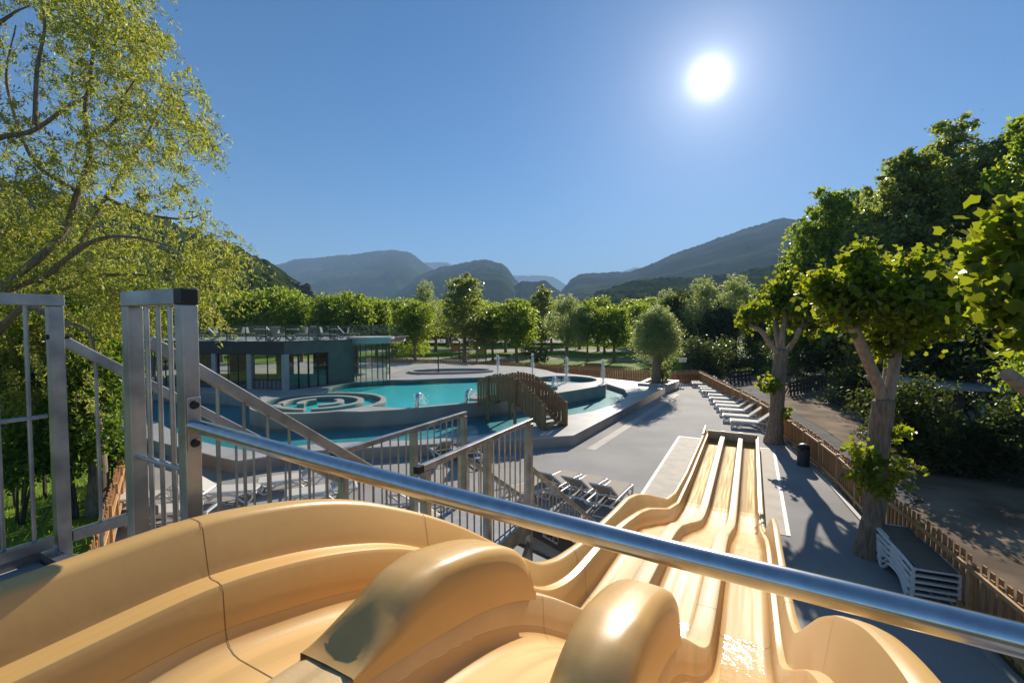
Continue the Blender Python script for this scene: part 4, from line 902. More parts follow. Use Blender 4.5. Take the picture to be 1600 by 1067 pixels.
def make_tree(name, label, cat, group, seed, h, r, h0, nleaf, lsize, leaf, trunk_r=.16, nb=16, flat=1.0, shape_='diamond', clump=.42, per=24, shell=.5, width=.6, trunk_h=None):
    rng = np.random.default_rng(seed); t = thing(name, (0, 0, 0), label, cat, group)
    bl_ = blob_crown(rng, h0 + r * .35, h - r * .38, r, nb, flat); th = trunk_h or h0 + (h - h0) * .45; tm = MB()
    tm.tube(smooth_open([(0, 0, 0), (rng.uniform(-.1, .1), rng.uniform(-.1, .1), th * .5), (0, 0, th)], 4), [trunk_r * (1.25 - .9 * k / 8) for k in range(9)], 10); limbs(tm, rng, h0 + .1, bl_, trunk_r, 8)
    tm.build('trunk', MT['bark'], t, smooth=True, base=(0, 0, 0))
    me = leaf_mesh('crown', crown_points(bl_, nleaf, rng, clump, per, shell), lsize, rng, shape_, .4, width); link('crown', me, leaf, t)
    return t
QL = 1.0
def Q(n): return int(n * QL)
# prototypes of the park trees, then copies
pos_used = []
GB = 'park trees behind the pools'
protos = {
 'plane1': make_tree('plane_tree', '', 'tree', GB, 1, 9.2, 3.3, 2.6, Q(9000), .30, L_plane, .18),
 'plane2': make_tree('plane_tree', '', 'tree', GB, 2, 8.6, 3.1, 2.4, Q(9000), .30, L_plane, .17),
 'plane3': make_tree('plane_tree', '', 'tree', GB, 3, 9.8, 3.6, 2.6, Q(10000), .30, L_plane, .19),
 'poplar': make_tree('poplar_tree', '', 'tree', GB, 4, 12.0, 2.9, 2.4, Q(9500), .30, L_dark, .2, 20),
 'willow': make_tree('willow_tree', '', 'tree', GB, 5, 9.5, 3.2, 2.2, Q(13000), .26, L_pale, .2, 18, width=.32),
 'dark': make_tree('dark_tree', '', 'tree', GB, 6, 10.5, 3.6, .8, Q(10000), .34, L_shade, .22, 18)}
first = {k: True for k in protos}
def plant(kind, px, Y, ptop, wpx=None, label='', pyb=None, grp=None):
    x = P(px, 506, Y).x; zt = P(px, ptop, Y).z; o = protos[kind] if first[kind] else copy_tree(protos[kind]); first[kind] = False
    h0 = {'plane1': 9.2, 'plane2': 8.6, 'plane3': 9.8, 'poplar': 12, 'willow': 9.5, 'dark': 10.5}[kind]; r0 = {'plane1': 3.3, 'plane2': 3.1, 'plane3': 3.6, 'poplar': 2.9, 'willow': 3.2, 'dark': 3.6}[kind]
    sz = zt / h0; sx = (wpx / 2 / FPX * Y / r0 * 1.08) if wpx else sz
    o.location = (x, Y, 0); o.scale = (sx, sx, sz); o.rotation_euler = (0, 0, R_.uniform(0, 6.28)); o['label'] = label
    if grp: o['group'] = grp
    return o
PT = [('plane1', 392, 58, 447, 84), ('plane2', 432, 62, 441, 80), ('plane3', 470, 60, 452, 80), ('plane1', 512, 57, 454, 78), ('plane2', 552, 60, 450, 80), ('plane3', 588, 63, 459, 70), ('plane2', 345, 60, 452, 84), ('plane1', 300, 64, 445, 84), ('plane3', 255, 66, 450, 90), ('plane2', 205, 64, 455, 90),
      ('plane3', 368, 78, 446, 66), ('plane1', 455, 80, 446, 66), ('plane2', 535, 84, 452, 60), ('plane1', 617, 72, 462, 60)]
words = ['bright', 'full', 'rounded', 'dense', 'leafy', 'broad']
for i, (k, px, Y, tp, w) in enumerate(PT):
    rank = sum(1 for q in PT if q[1] < px)
    nth = ['leftmost', 'second from the left', 'third from the left', 'fourth from the left', 'fifth from the left', 'sixth from the left', 'seventh from the left', 'eighth from the left', 'ninth from the left', 'tenth from the left', 'eleventh from the left', 'twelfth from the left', 'last but one on the right', 'rightmost'][rank]
    plant(k, px, Y, tp, w, 'plane tree behind the roof terrace, %s of that row' % nth)
for a in [('plane3', 648, 61, 462, 84, 'plane tree standing between the glass rotunda and the tall dark poplar'), ('willow', 664, 74, 434, 56, 'pale willow whose top shows left of the tall poplar'), ('poplar', 725, 60, 421, 86, 'tall dark poplar towering over the playground'),
          ('plane1', 770, 62, 470, 64, 'plane tree just right of the tall poplar'), ('plane2', 808, 59, 461, 84, 'round plane tree with sunlit right edge behind the leftmost jets'), ('poplar', 846, 76, 441, 54, 'slim poplar behind the round plane tree near the valley gap'),
          ('willow', 885, 59, 455, 84, 'silvery willow straight behind the third water jet'), ('plane3', 918, 60, 462, 56, 'plane tree tucked behind the silvery willow'), ('plane2', 960, 59, 472, 76, 'dark plane tree left of the round ball willow'), ('plane1', 935, 84, 459, 70, 'distant tree under the low dark hill'), ('plane3', 985, 88, 462, 76, 'distant tree behind the dark plane tree left of the ball willow'),
          ('dark', 1060, 63, 450, 80, 'dark tree right behind the round ball willow'), ('willow', 1042, 66, 447, 64, 'pale topped willow above the ball willow'), ('willow', 1100, 60, 428, 86, 'tall willow with dark shaded front left of the hut'), ('willow', 1150, 60, 424, 90, 'tall willow with silvery right edge above the hut'), ('dark', 1120, 58, 470, 80, 'low dark tree in front of the tall willows'), ('dark', 1195, 61, 446, 90, 'dark tree behind the forked mulberry trunk'), ('plane2', 1225, 68, 452, 80, 'sunlit tree behind the forked mulberry on the road side'),
          ('plane1', 760, 100, 466, 60, 'far tree in the valley gap right of the poplar'), ('plane3', 700, 96, 462, 70, 'far tree left of the tall poplar'), ('plane2', 1010, 104, 460, 70, 'far tree beneath the right mountain foot'), ('plane1', 880, 108, 466, 70, 'far tree behind the silvery willow'), ('plane2', 820, 112, 464, 70, 'far tree behind the round plane tree'), ('plane3', 640, 104, 462, 80, 'far tree behind the glass rotunda'),
          ('plane2', 575, 100, 460, 80, 'far tree behind the right end of the roof terrace'), ('plane1', 1265, 62, 440, 90, 'green tree between the two mulberry crowns'), ('dark', 1310, 40, 470, 100, 'dark tree behind the nearer forked mulberry'),
          ('plane2', 680, 82, 463, 76, 'leafy tree filling the gap left of the tall dark poplar'), ('plane1', 745, 86, 468, 70, 'leafy tree filling the gap right of the tall dark poplar'), ('plane3', 790, 80, 470, 72, 'leafy tree behind the left edge of the round plane tree'), ('plane1', 862, 84, 468, 66, 'leafy tree between the slim poplar and the silvery willow'), ('plane2', 905, 90, 470, 72, 'leafy tree behind the right edge of the silvery willow'), ('plane3', 945, 76, 474, 66, 'leafy tree left of the dark plane tree by the ball willow'), ('plane1', 1000, 74, 470, 76, 'leafy tree directly behind the left edge of the ball willow'), ('dark', 1035, 92, 468, 90, 'dark far tree behind the ball willow crown'), ('dark', 980, 118, 476, 110, 'dark far tree closing the view under the valley gap'), ('dark', 900, 122, 478, 110, 'dark far tree closing the view behind the silvery willow'), ('dark', 830, 120, 477, 110, 'dark far tree closing the view behind the slim poplar'), ('dark', 765, 118, 477, 110, 'dark far tree closing the view behind the yellow play tower'), ('dark', 700, 120, 476, 110, 'dark far tree closing the view behind the orange play tower'), ('dark', 635, 116, 476, 110, 'dark far tree closing the view behind the rotunda canopy'), ('plane2', 1085, 76, 452, 80, 'leafy tree showing between the two tall willows'), ('plane3', 1180, 72, 444, 84, 'leafy tree right of the tall willow with the silvery edge')]:
    plant(a[0], a[1], a[2], a[3], a[4], a[5])
# pale ball willow in the planter
bt = make_tree('ball_willow', 'rounded silvery green willow pruned to a ball, standing in the planter', 'tree', None, 21, 7.0, 2.35, 2.2, Q(26000), .20, L_pale, .30, 20, width=.30, clump=.40, shell=.62)
bt.location = (11.05, 34.7, .45); zt = P(1020, 474, 34.7).z - .45; bt.scale = (.98, .98, zt / 6.95)
sp = make_tree('willow_shoots', 'pale leafy shoots at the foot of the ball willow', 'shrub', None, 22, 2.6, 1.0, .1, Q(3500), .18, L_pale, .05, 9, width=.32); sp.location = (11.7, 35.2, .45); sp.scale = (1.0, 1.0, 1.05)
# tall trees on the right
def big(px, Y, tp, wpx, h0, seed, n, label, leaf, ls=.30, name='poplar_tree', nb=30, shape_='diamond', width=.75):
    x = P(px, 506, Y).x; h = P(px, tp, Y).z; r = wpx / 2 / FPX * Y
    t = make_tree(name, label, 'tree', None, seed, h, r, h0, Q(n), ls, leaf, .35, nb, shape_=shape_, clump=.32, per=30, width=width); t.location = (x, Y, 0); return t
big(1300, 42, 276, 178, 2.0, 31, 34000, 'tall yellow green poplar left of the darker giants', L_plane, .34, nb=36)
big(1415, 33, 216, 178, 2.5, 32, 32000, 'tall dark poplar behind the nearer forked mulberry', L_dark, .29, nb=36)
big(1478, 35, 170, 200, 2.5, 33, 34000, 'tallest dark poplar of the right group', L_dark, .30, nb=38)
big(1560, 30, 192, 160, 2.5, 34, 26000, 'dark poplar second from the right edge', L_dark, .27, nb=32)
big(1622, 22, 148, 190, 3.0, 35, 26000, 'bright edged poplar at the far right edge of the view', L_plane, .24, nb=36)
big(1360, 37, 322, 160, 1.5, 36, 22000, 'mid height dark poplar between the pale poplar and the giants', L_dark, .32)
big(1245, 48, 372, 110, 1.5, 37, 14000, 'lower pale poplar at the left foot of the tall yellow green one', L_plane, .34)
big(1520, 38, 240, 150, 1.5, 38, 20000, 'dark poplar filling the gap behind the tallest one', L_dark, .32)
def bush(name, px, py, Y, rx, rz, n, ls, leaf, label, seed, cat='shrub', nb=9):
    rng = np.random.default_rng(seed); c = P(px, py, Y); t = thing(name, (c.x, c.y, 0), label, cat); zc = max(c.z, .5)
    b = [(rng.uniform(-.6, .6) * rx, rng.uniform(-.5, .5) * rx, max(.3, zc + rng.uniform(-.55, .55) * rz), rx * .5, rx * .5, rz * .5) for _ in range(nb)]
    tm = MB(); 
    for q in b[:3]: tm.tube(smooth_open([(q[0] * .2, q[1] * .2, 0), (q[0] * .5, q[1] * .5, q[2] * .5), (q[0], q[1], q[2])], 3), [.04 * (1 - .12 * k) for k in range(7)], 6)
    tm.build('stem', MT['stem'], t, base=(0, 0, 0))
    link('crown', leaf_mesh('crown', crown_points(b, Q(n), rng, .42, 24, .3), ls, rng, 'diamond', .4, .5), leaf, t); return t
bush('dark_shrub', 1408, 650, 15.5, 1.5, 1.7, 7000, .16, L_shade, 'dark evergreen shrub right of the nearer mulberry trunk', 41)
bush('dark_shrub', 1545, 705, 15.0, 2.0, 1.1, 8000, .15, L_shade, 'dark spreading shrub below the wooden shed', 42)
bush('dark_shrub', 1625, 690, 13.8, 1.7, 1.5, 7000, .14, L_shade, 'dark shrub cut by the right edge of the view', 43)
bush('dark_shrub', 1470, 700, 15.6, 1.5, .8, 6000, .14, L_shade, 'low dark shrub at the road edge under the taller ones', 44)
bush('dark_shrub', 1430, 580, 21, 2.6, 2.8, 8000, .20, L_shade, 'tall dark shrub behind the nearer mulberry trunk', 45)
bush('dark_shrub', 1340, 590, 27, 2.6, 2.2, 6000, .22, L_shade, 'dark shrub between the two mulberry trunks', 46)
bush('dark_shrub', 1560, 560, 18.5, 3.0, 2.4, 9000, .20, L_shade, 'dark foliage hanging over the shed roof', 47)
bush('green_shrub', 1650, 600, 12.5, 1.6, 1.1, 3500, .16, L_plane, 'brighter green shrub in front of the shed, at the right edge', 48)
bush('dark_shrub', 1100, 560, 44, 3.2, 2.2, 5000, .26, L_shade, 'dark shrub behind the white notice board', 49)
bush('dark_shrub', 1170, 565, 46, 3.4, 2.4, 5000, .26, L_shade, 'dark shrub right of the brown hut', 50)
bush('green_shrub', 1255, 545, 44, 2.6, 2.2, 4500, .24, L_plane, 'sunlit green shrub right of the farther mulberry trunk', 51)
bush('dark_shrub', 838, 558, 55, 1.7, 1.7, 2500, .22, L_shade, 'dark cone shaped shrub beside the playground bench', 52)
bush('green_shrub', 640, 545, 64, 3.0, 1.6, 3000, .26, L_plane, 'low green shrub behind the far fence left of the playground', 53)
bush('dark_shrub', 1390, 500, 25, 2.8, 3.0, 7000, .22, L_shade, 'dark tree foliage between the nearer mulberry limbs', 54)
bush('dark_shrub', 1620, 450, 17, 3.2, 3.6, 8000, .2, L_shade, 'large dark bush high at the right edge of the view', 55)
bush('dark_shrub', 1480, 470, 23, 4.0, 3.4, 10000, .22, L_shade, 'wide dark thicket under the tallest poplar', 56)
# pollarded mulberries along the fence
def pollard(label, base, limbs_, rt, fork, blobs, n, ls, seed, shoots=()):
    rng = np.random.default_rng(seed); t = thing('mulberry_tree', base, label, 'tree'); o = Vector(base); m = MB(); fk = Vector(fork) - o; h_fork = fk.z
    tr = smooth_open([(0, 0, -.05), fk * .30 + Vector((rt * .12, 0, 0)), fk * .68 - Vector((rt * .12, 0, 0)), fk], 6)
    tr = tr + [fk + Vector((0, 0, z)) for z in (.03, .06, .08, .09)]; m.tube(tr, [rt * (1.45 - .45 * min(1, k / 5)) * (1 + .04 * math.sin(k * 2.1)) for k in range(len(tr) - 4)] + [rt * q for q in (.92, .75, .45, .1)], 18)
    m.build('trunk', MT['bark'], t, smooth=True, base=(0, 0, 0)); lm = MB()
    for pts, r0, r1 in limbs_:
        e_ = Vector(pts[-1]) - o - fk; e_.z = 0; e_.normalize(); pp = smooth_open([fk * .8, fk - Vector((0, 0, .22)) + e_ * rt * .35] + [Vector(q) - o for q in pts], 6)
        lm.tube(pp, [(r0 + (r1 - r0) * k / (len(pp) - 1)) * (1 + .12 * max(0, 1 - k / 10)) for k in range(len(pp))], 12)
    lm.build('limb', MT['palebark'], t, smooth=True, base=(0, 0, 0))
    tw_ = MB()
    bl_ = [(q[0] - o.x, q[1] - o.y, q[2] - o.z, q[3] * .82, q[3] * .82, q[3] * .68) for q in blobs]
    for q in bl_:
        for k in range(5):
            e = Vector((q[0] + rng.uniform(-.6, .6) * q[3], q[1] + rng.uniform(-.6, .6) * q[3], q[2] + rng.uniform(-.4, .7) * q[3]))
            s = min((Vector(l[0][-1]) - o for l in limbs_), key=lambda v: (v - e).length); tw_.tube([s, (s + e) / 2 + Vector((0, 0, .12)), e], [.022, .015, .006], 5)
    pts_ = [crown_points(bl_, Q(int(n * .8)), rng, .62, 12, .15)]
    for q in bl_:
        for k in range(9):
            d = rng.normal(size=3); d[2] += .5; d /= np.linalg.norm(d); c = np.array(q[:3]); a = c + d * q[3] * .5; e = c + d * q[3] * rng.uniform(1.1, 1.75) + np.array([0, 0, -.08]); tw_.tube([Vector(a), Vector((a + e) / 2 + np.array([0, 0, .05])), Vector(e)], [.012, .008, .003], 4)
            pts_.append(a + (e - a) * rng.random((9, 1)) + rng.normal(size=(9, 3)) * .09)
    tw_.build('twig', MT['bark'], t, base=(0, 0, 0))
    link('crown', leaf_mesh('crown', np.concatenate(pts_), ls, rng, 'lobed', .55, .95), L_big, t)
    for q in shoots:
        b = [(q[0] - o.x, q[1] - o.y, q[2] - o.z, q[3], q[3], q[3])]; k = MB(); k.tube([tuple(fk * ((q[2] - o.z - .2) / fk.z)), (b[0][0], b[0][1], b[0][2])], [.02, .008], 5); k.build('shoot_stem', MT['bark'], t, base=(0, 0, 0))
        link('shoot', leaf_mesh('shoot', crown_points(b, q[4], rng, .6, 8, .2), ls * .95, rng, 'lobed', .5, .95), L_big, t)
    return t
T2 = G(1208, 692); T3 = G(1357, 867)
def bp(px, py, Y, r): v = P(px, py, Y); return (v.x, v.y, v.z, r)
Y2 = T2.y; Y3 = T3.y
pollard('forked mulberry tree at the fence, the farther of the two, with loungers at its foot', T2,
        [([P(1205, 540, Y2), P(1190, 518, Y2 - .3), P(1172, 508, Y2 - .4)], .13, .09), ([P(1222, 530, Y2), P(1228, 490, Y2 + .2), P(1232, 455, Y2 + .2)], .14, .09), ([P(1236, 540, Y2), P(1244, 528, Y2 - .5), P(1250, 512, Y2 - .7)], .12, .085), ([P(1215, 530, Y2 + .3), P(1212, 500, Y2 + .8)], .14, .1)],
        .27, P(1222, 548, Y2), [bp(1185, 488, Y2 - .4, .62), bp(1170, 500, Y2 - .2, .45), bp(1215, 470, Y2 + .6, .8), bp(1235, 450, Y2 + .2, .9), bp(1262, 480, Y2 - .6, .85), bp(1275, 500, Y2, .7), bp(1245, 500, Y2 + .6, .7), bp(1205, 480, Y2 + .9, .7), bp(1290, 470, Y2 + .3, .7)], 6000, .19, 61,
        [bp(1203, 600, Y2 - .35, .38) + (130,), bp(1200, 608, Y2 - .4, .3) + (80,), bp(1233, 646, Y2 - .4, .26) + (70,)])
pollard('forked mulberry tree at the fence, the nearer one with a thick trunk', T3,
        [([P(1375, 610, Y3), P(1352, 555, Y3 - .3), P(1333, 510, Y3 - .5)], .125, .10), ([P(1390, 610, Y3), P(1400, 555, Y3 + .1), P(1405, 500, Y3 + .2)], .125, .095), ([P(1384, 615, Y3 + .2), P(1388, 560, Y3 + .7)], .10, .08)],
        .205, P(1381, 628, Y3), [bp(1320, 470, Y3 - .5, .62), bp(1290, 450, Y3 - .3, .48), bp(1345, 440, Y3 - .3, .6), bp(1385, 445, Y3, .66), bp(1420, 430, Y3 + .2, .66), bp(1455, 455, Y3 + .1, .62), bp(1480, 480, Y3, .5), bp(1430, 490, Y3 - .4, .6), bp(1370, 500, Y3 + .5, .6), bp(1345, 400, Y3, .35), bp(1410, 520, Y3 + .5, .45), bp(1300, 490, Y3 + .2, .35), bp(1395, 475, Y3 - .6, .6), bp(1465, 510, Y3 + .4, .4), bp(1380, 540, Y3 + .3, .38)], 8200, .145, 62,
        [bp(1345, 715, Y3 - .15, .32) + (150,), bp(1375, 745, Y3 - .35, .36) + (190,), bp(1410, 680, Y3 - .1, .24) + (90,), bp(1405, 735, Y3 - .1, .34) + (150,), bp(1350, 745, Y3 - .3, .28) + (120,)])
# broad leaved tree leaning in at the right edge
Yr = 5.2; bR_ = P(1720, 800, Yr)
rt_ = thing('mulberry_tree', (7.9, 6.3, 0), 'mulberry tree at the right edge, close up, with large bright leaves', 'tree'); o = Vector((7.9, 6.3, 0)); rng = np.random.default_rng(71)
MB().tube(smooth_open([(0, 0, -.05), (0, .02, 1.6), (-.05, 0, 3.2)], 6), [.30 - .005 * k for k in range(13)], 16).build('trunk', MT['bark'], rt_, smooth=True, base=(0, 0, 0))
lm = MB(); 
for pts in ([(-.03, 0, 3.1), P(1640, 640, 5.9) - o, P(1575, 585, 5.5) - o], [(0, 0, 3.1), P(1680, 560, 5.7) - o, P(1640, 470, 5.5) - o], [(0, 0, 3.1), P(1750, 520, 6.2) - o, P(1720, 400, 6.2) - o]):
    pp = smooth_open(pts, 6); lm.tube(pp, [.13 - .05 * k / (len(pp) - 1) for k in range(len(pp))], 12)
lm.build('limb', MT['palebark'], rt_, smooth=True, base=(0, 0, 0))
bl_ = [(lambda v: (v[0] - o.x, v[1] - o.y, v[2], v[3], v[3], v[3]))(bp(*q)) for q in ((1585, 365, 5.4, .36), (1560, 420, 5.5, .30), (1590, 470, 5.2, .38), (1560, 480, 5.4, .24), (1625, 420, 5.8, .6), (1660, 500, 5.6, .5), (1700, 420, 6, .8), (1590, 350, 5.6, .26), (1640, 360, 5.5, .5), (1600, 520, 5.2, .22), (1760, 380, 6.2, .9))]
link('crown', leaf_mesh('crown', crown_points(bl_, 2800, rng, .6, 8, .2), .19, rng, 'lobed', .5, .95), L_big, rt_)
tw_ = MB()
for q in bl_:
    for k in range(3): tw_.tube([P(1640, 470, 5.5) - o, Vector(q[:3]) + Vector((rng.uniform(-.2, .2), rng.uniform(-.2, .2), rng.uniform(-.1, .3)))], [.014, .005], 5)
tw_.build('twig', MT['bark'], rt_, base=(0, 0, 0))
# golden willow on the left
Wb = Vector((-13.2, 10.2, 0)); wt_ = thing('golden_willow', Wb, 'tall feathery golden willow filling the left side of the view', 'tree'); rng = np.random.default_rng(81)
def wl_(pts): return smooth_open([Vector(p) - Wb for p in pts], 6)
lm = MB(); br_ = []
def limb(pts, r0, r1):
    pp = wl_(pts); lm.tube(pp, [r0 + (r1 - r0) * k / (len(pp) - 1) for k in range(len(pp))], 8); br_.append(pp)
F_ = P(-25, 470, 10.6)
tm = MB(); pp = wl_([Wb, Wb + Vector((.2, 0, 2.5)), F_]); tm.tube(pp, [.22 - .10 * k / (len(pp) - 1) for k in range(len(pp))], 14); tm.build('trunk', MT['bark'], wt_, smooth=True, base=(0, 0, 0))
limb([F_, P(90, 375, 11.2), P(122, 300, 11.5), P(140, 240, 11.6), P(133, 170, 11.8), P(150, 60, 12), P(158, -30, 12)], .10, .025)
limb([F_, P(-60, 330, 10.4), P(-20, 228, 10.3), P(50, 205, 10.3), P(95, 175, 10.4), P(135, 150, 10.6)], .085, .025)
limb([P(55, 195, 10.3), P(58, 110, 10.4), P(70, 40, 10.5), P(60, -20, 10.5)], .05, .015)
limb([F_, P(100, 410, 11.8), P(165, 310, 12.4), P(205, 250, 12.6), P(235, 200, 12.8), P(262, 140, 13)], .075, .015)
limb([P(165, 310, 12.4), P(230, 335, 12.6), P(290, 342, 12.8), P(330, 330, 12.9)], .05, .012)
limb([F_, P(90, 455, 11.4), P(170, 430, 11.8), P(260, 435, 12.2), P(320, 460, 12.5), P(345, 500, 12.6)], .06, .015)
limb([P(60, 440, 11.0), P(140, 380, 10.8), P(200, 370, 10.8), P(270, 385, 11)], .07, .015)
limb([P(-5, 520, 10.4), P(40, 480, 9.8), P(90, 500, 9.6), P(140, 520, 9.6), P(150, 580, 9.6)], .08, .015)
limb([P(122, 300, 11.5), P(60, 260, 11.6), P(30, 200, 11.8), P(10, 120, 12), P(25, 40, 12)], .06, .015)
limb([P(140, 215, 11.6), P(180, 190, 11.4), P(195, 150, 11.3), P(230, 100, 11.4)], .05, .012)
limb([P(-100, 200, 10), P(-20, 60, 10), P(20, 22, 10.2), P(45, 10, 10.3)], .06, .012)
lm.build('limb', MT['bark'], wt_, smooth=True, base=(0, 0, 0))
WB = [(150, 20, 70), (90, 30, 55), (190, 55, 55), (235, 75, 45), (180, 120, 65), (105, 110, 50), (262, 135, 42), (255, 185, 55), (205, 200, 65), (305, 200, 30), (322, 225, 16), (120, 210, 50), (60, 185, 42), (245, 245, 50), (150, 270, 55), (40, 245, 42), (80, 300, 50), (215, 315, 45), (270, 290, 28), (120, 350, 60), (35, 350, 60), (200, 375, 48), (285, 385, 50), (335, 410, 36), (352, 385, 22), (260, 435, 55), (180, 440, 58), (100, 430, 70), (20, 430, 60), (310, 470, 42), (345, 500, 24), (60, 520, 55), (130, 520, 40), (15, 600, 55), (130, 590, 34), (60, 640, 55), (300, 350, 26), (10, 520, 60), (-60, 350, 90), (-60, 200, 80), (-50, 60, 60), (-60, 500, 80), (100, -30, 60), (180, -20, 50), (8, 15, 18), (318, 330, 18), (230, 500, 34), (200, 450, 40), (350, 440, 22)]
st = []; tp_ = []; tw_ = MB(); lp = []
allb = [Vector(p) for b in br_ for p in b]
for (px, py, r) in WB:
    for k in range(2 if r > 25 else 1):
        Y = rng.uniform(9.8, 13.0); c = P(px + rng.normal() * r * .25, py + rng.normal() * r * .25, Y) - Wb; R0 = r / FPX * Y
        for j in range(max(5, int(R0 * R0 * 34))):
            d = rng.normal(size=3); d /= np.linalg.norm(d); s0 = c + Vector(d) * float(R0 * rng.random() ** .45)
            src = min(allb[::3], key=lambda v: (v - s0).length_squared)
            L = rng.uniform(.45, 1.0) * (1.0 if r > 25 else .7); dr = (s0 - src); dr.z *= .3; dr = (dr.normalized() if dr.length > .01 else Vector((1, 0, 0))) * .55 + Vector((rng.normal() * .25, rng.normal() * .25, -.30))
            mid = s0 + dr * L * .5 + Vector((0, 0, .05)); e = s0 + dr * L + Vector((0, 0, -.28 * L)); tw_.tube([s0, mid, e], [.006, .005, .002], 4, caps=False)
            for q in range(int(38 * L) + 6):
                u_ = rng.random(); p_ = (s0.lerp(mid, u_ * 2) if u_ < .5 else mid.lerp(e, u_ * 2 - 1)); lp.append((p_.x + rng.normal() * .05, p_.y + rng.normal() * .05, p_.z + rng.normal() * .05 - .03))
tw_.build('twig', MT['bark'], wt_, base=(0, 0, 0)); lp = np.array(lp)
link('crown', leaf_mesh('crown', lp, .12, rng, 'diamond', .2, .27, droop=.5), L_willow, wt_)
print('willow leaves', len(lp))
# ivy clad trunks and undergrowth left of the platform
for k, (px, py, Y, rx, rz, n, lb) in enumerate([(150, 560, 12.6, 1.3, 2.2, 7000, 'bright broad leaved ivy column behind the stair handrail'), (60, 580, 12.8, 1.6, 2.4, 8000, 'dark green ivy mass behind the left guard railing'), (120, 680, 11.6, .9, 1.1, 4500, 'leafy undergrowth between the left post and the gate frame'), (20, 700, 11.2, 1.3, .9, 5000, 'low undergrowth at the left edge behind the guard'), (175, 700, 12.9, .7, .9, 2500, 'leafy shrub at the end of the left larch fence'), (-10, 480, 14, 2.4, 2.4, 6000, 'dark tree foliage at the left edge behind the willow'), (215, 470, 17.5, 2.4, 1.6, 6000, 'broad leaved foliage behind the gate frame top')]):
    bush('ivy_shrub', px, py, Y, rx, rz, n, .14, L_ivy, lb, 90 + k)
for px, Y, lb in ((150, 12.0, 'bare brown trunk rising behind the left larch fence'), (98, 12.6, 'bare thick trunk behind the left square post')):
    b = G(px, 506 + 5 * FPX / Y); t = thing('old_tree', b, lb, 'tree'); MB().tube(smooth_open([(0, 0, -.05), (.1, 0, 1.2), (-.05, .1, 2.6), (.15, .1, 4.2)], 4), [.24 - .01 * k for k in range(13)], 12).build('trunk', MT['bark'], t, smooth=True, base=(0, 0, 0))
    rng = np.random.default_rng(int(px)); link('crown', leaf_mesh('crown', crown_points([(.1, .1, 4.3, .9, .9, .8), (.4, 0, 3.4, .6, .6, .6)], 2500, rng, .45, 20, .3), .13, rng), L_ivy, t)
bush('ivy_shrub', 20, 600, 12.4, 1.2, 1.9, 8000, .11, L_ivy, 'leafy green growth wrapped round the foot of the golden willow', 110)
# rough grass on the left
gp = []; rng = np.random.default_rng(5); n = 9000
x = rng.uniform(-20, -5.8, n); y = rng.uniform(4, 17, n); ok = (x < -6.3 - (y - 6.4) * .78); x, y = x[ok], y[ok]; m = len(x); hgt = rng.uniform(.08, .26, m); an = rng.uniform(0, 6.28, m); wd = .02
v = np.zeros((m, 3, 3)); v[:, 0] = np.stack([x - wd * np.cos(an), y - wd * np.sin(an), np.zeros(m)], 1); v[:, 1] = np.stack([x + wd * np.cos(an), y + wd * np.sin(an), np.zeros(m)], 1); v[:, 2] = np.stack([x + rng.normal(size=m) * .06, y + rng.normal(size=m) * .06, hgt], 1)
me = bpy.data.meshes.new('grass'); me.from_pydata(v.reshape(-1, 3).tolist(), [], np.arange(m * 3).reshape(-1, 3).tolist()); me.update()
tag(link('grass', me, L_grass), 'rough sunlit grass growing left of the larch fence', 'grass', kind='stuff')
# ---------------------------------------------------------------- small things
b = G(1255, 727); t = thing('litter_bin', b, 'dark round litter bin standing by the right fence', 'bin')
MB().cyl((0, 0), .19, 0, .62, 24, .20).build('body', MT['dark_steel'], t, smooth=True, base=(0, 0, 0))
hd = MB(); hd.sheet([[(.205 * math.cos(a) * math.cos(e), .205 * math.sin(a) * math.cos(e), .63 + .16 * math.sin(e)) for a in [2 * math.pi * i / 24 for i in range(25)]] for e in [rad(90 * k / 6) for k in range(7)]]); hd.build('hood', MT['black_cap'], t, smooth=True, base=(0, 0, 0))
MB().box((-.18, -.08, .60), (.06, .2, .10)).build('opening', MT['frame'], t, base=(0, 0, 0))
b = G(1222, 689); t = thing('parasol_base', b, 'small pale parasol foot beside the farther mulberry trunk', 'parasol base')
MB().cyl((0, 0), .27, 0, .06, 28).build('foot_plate', MT['coping'], t, base=(0, 0, 0), bevel=.012); MB().tube([(0, 0, .06), (0, 0, .38)], .028, 12).build('sleeve', MT['galv'], t, smooth=True, base=(0, 0, 0))
def barrier(pA, pB, label):
    d = (pB - pA); L = d.length; d.normalize(); t = thing('wooden_barrier', pA, label, 'barrier', 'dark wooden barriers on the road'); n = max(3, round(L / .55))
    for i in range(n + 1):
        o = pA + d * (L * i / n); nn = Vector((-d.y, d.x, 0)); MB().bar(o, o + UP * .95 + nn * .12, .10, .10).build('post', MT['darkwood'], t); MB().bar(o + nn * .45, o + nn * .1 + UP * .8, .07, .07).build('brace', MT['darkwood'], t)
    for z in (.35, .70, .93): MB().bar(pA + UP * z - d * .1 + Vector((0, 0, 0)), pB + UP * z + d * .1, .05, .12).build('rail', MT['darkwood'], t)
    rng = np.random.default_rng(int(L * 100)); pts = np.array([tuple(d * rng.uniform(0, L) + Vector((rng.normal() * .1, rng.normal() * .1, 1.0 + abs(rng.normal()) * .1))) for _ in range(700)])
    tag(link('planting', leaf_mesh('planting', pts, .10, rng), L_shade, t), kind='stuff')
barrier(G(1236, 618), G(1290, 607), 'dark wooden barrier with planting on the road right of the mulberry trunk')
barrier(G(1142, 600), G(1172, 596), 'dark wooden barrier with planting behind the far fence corner')
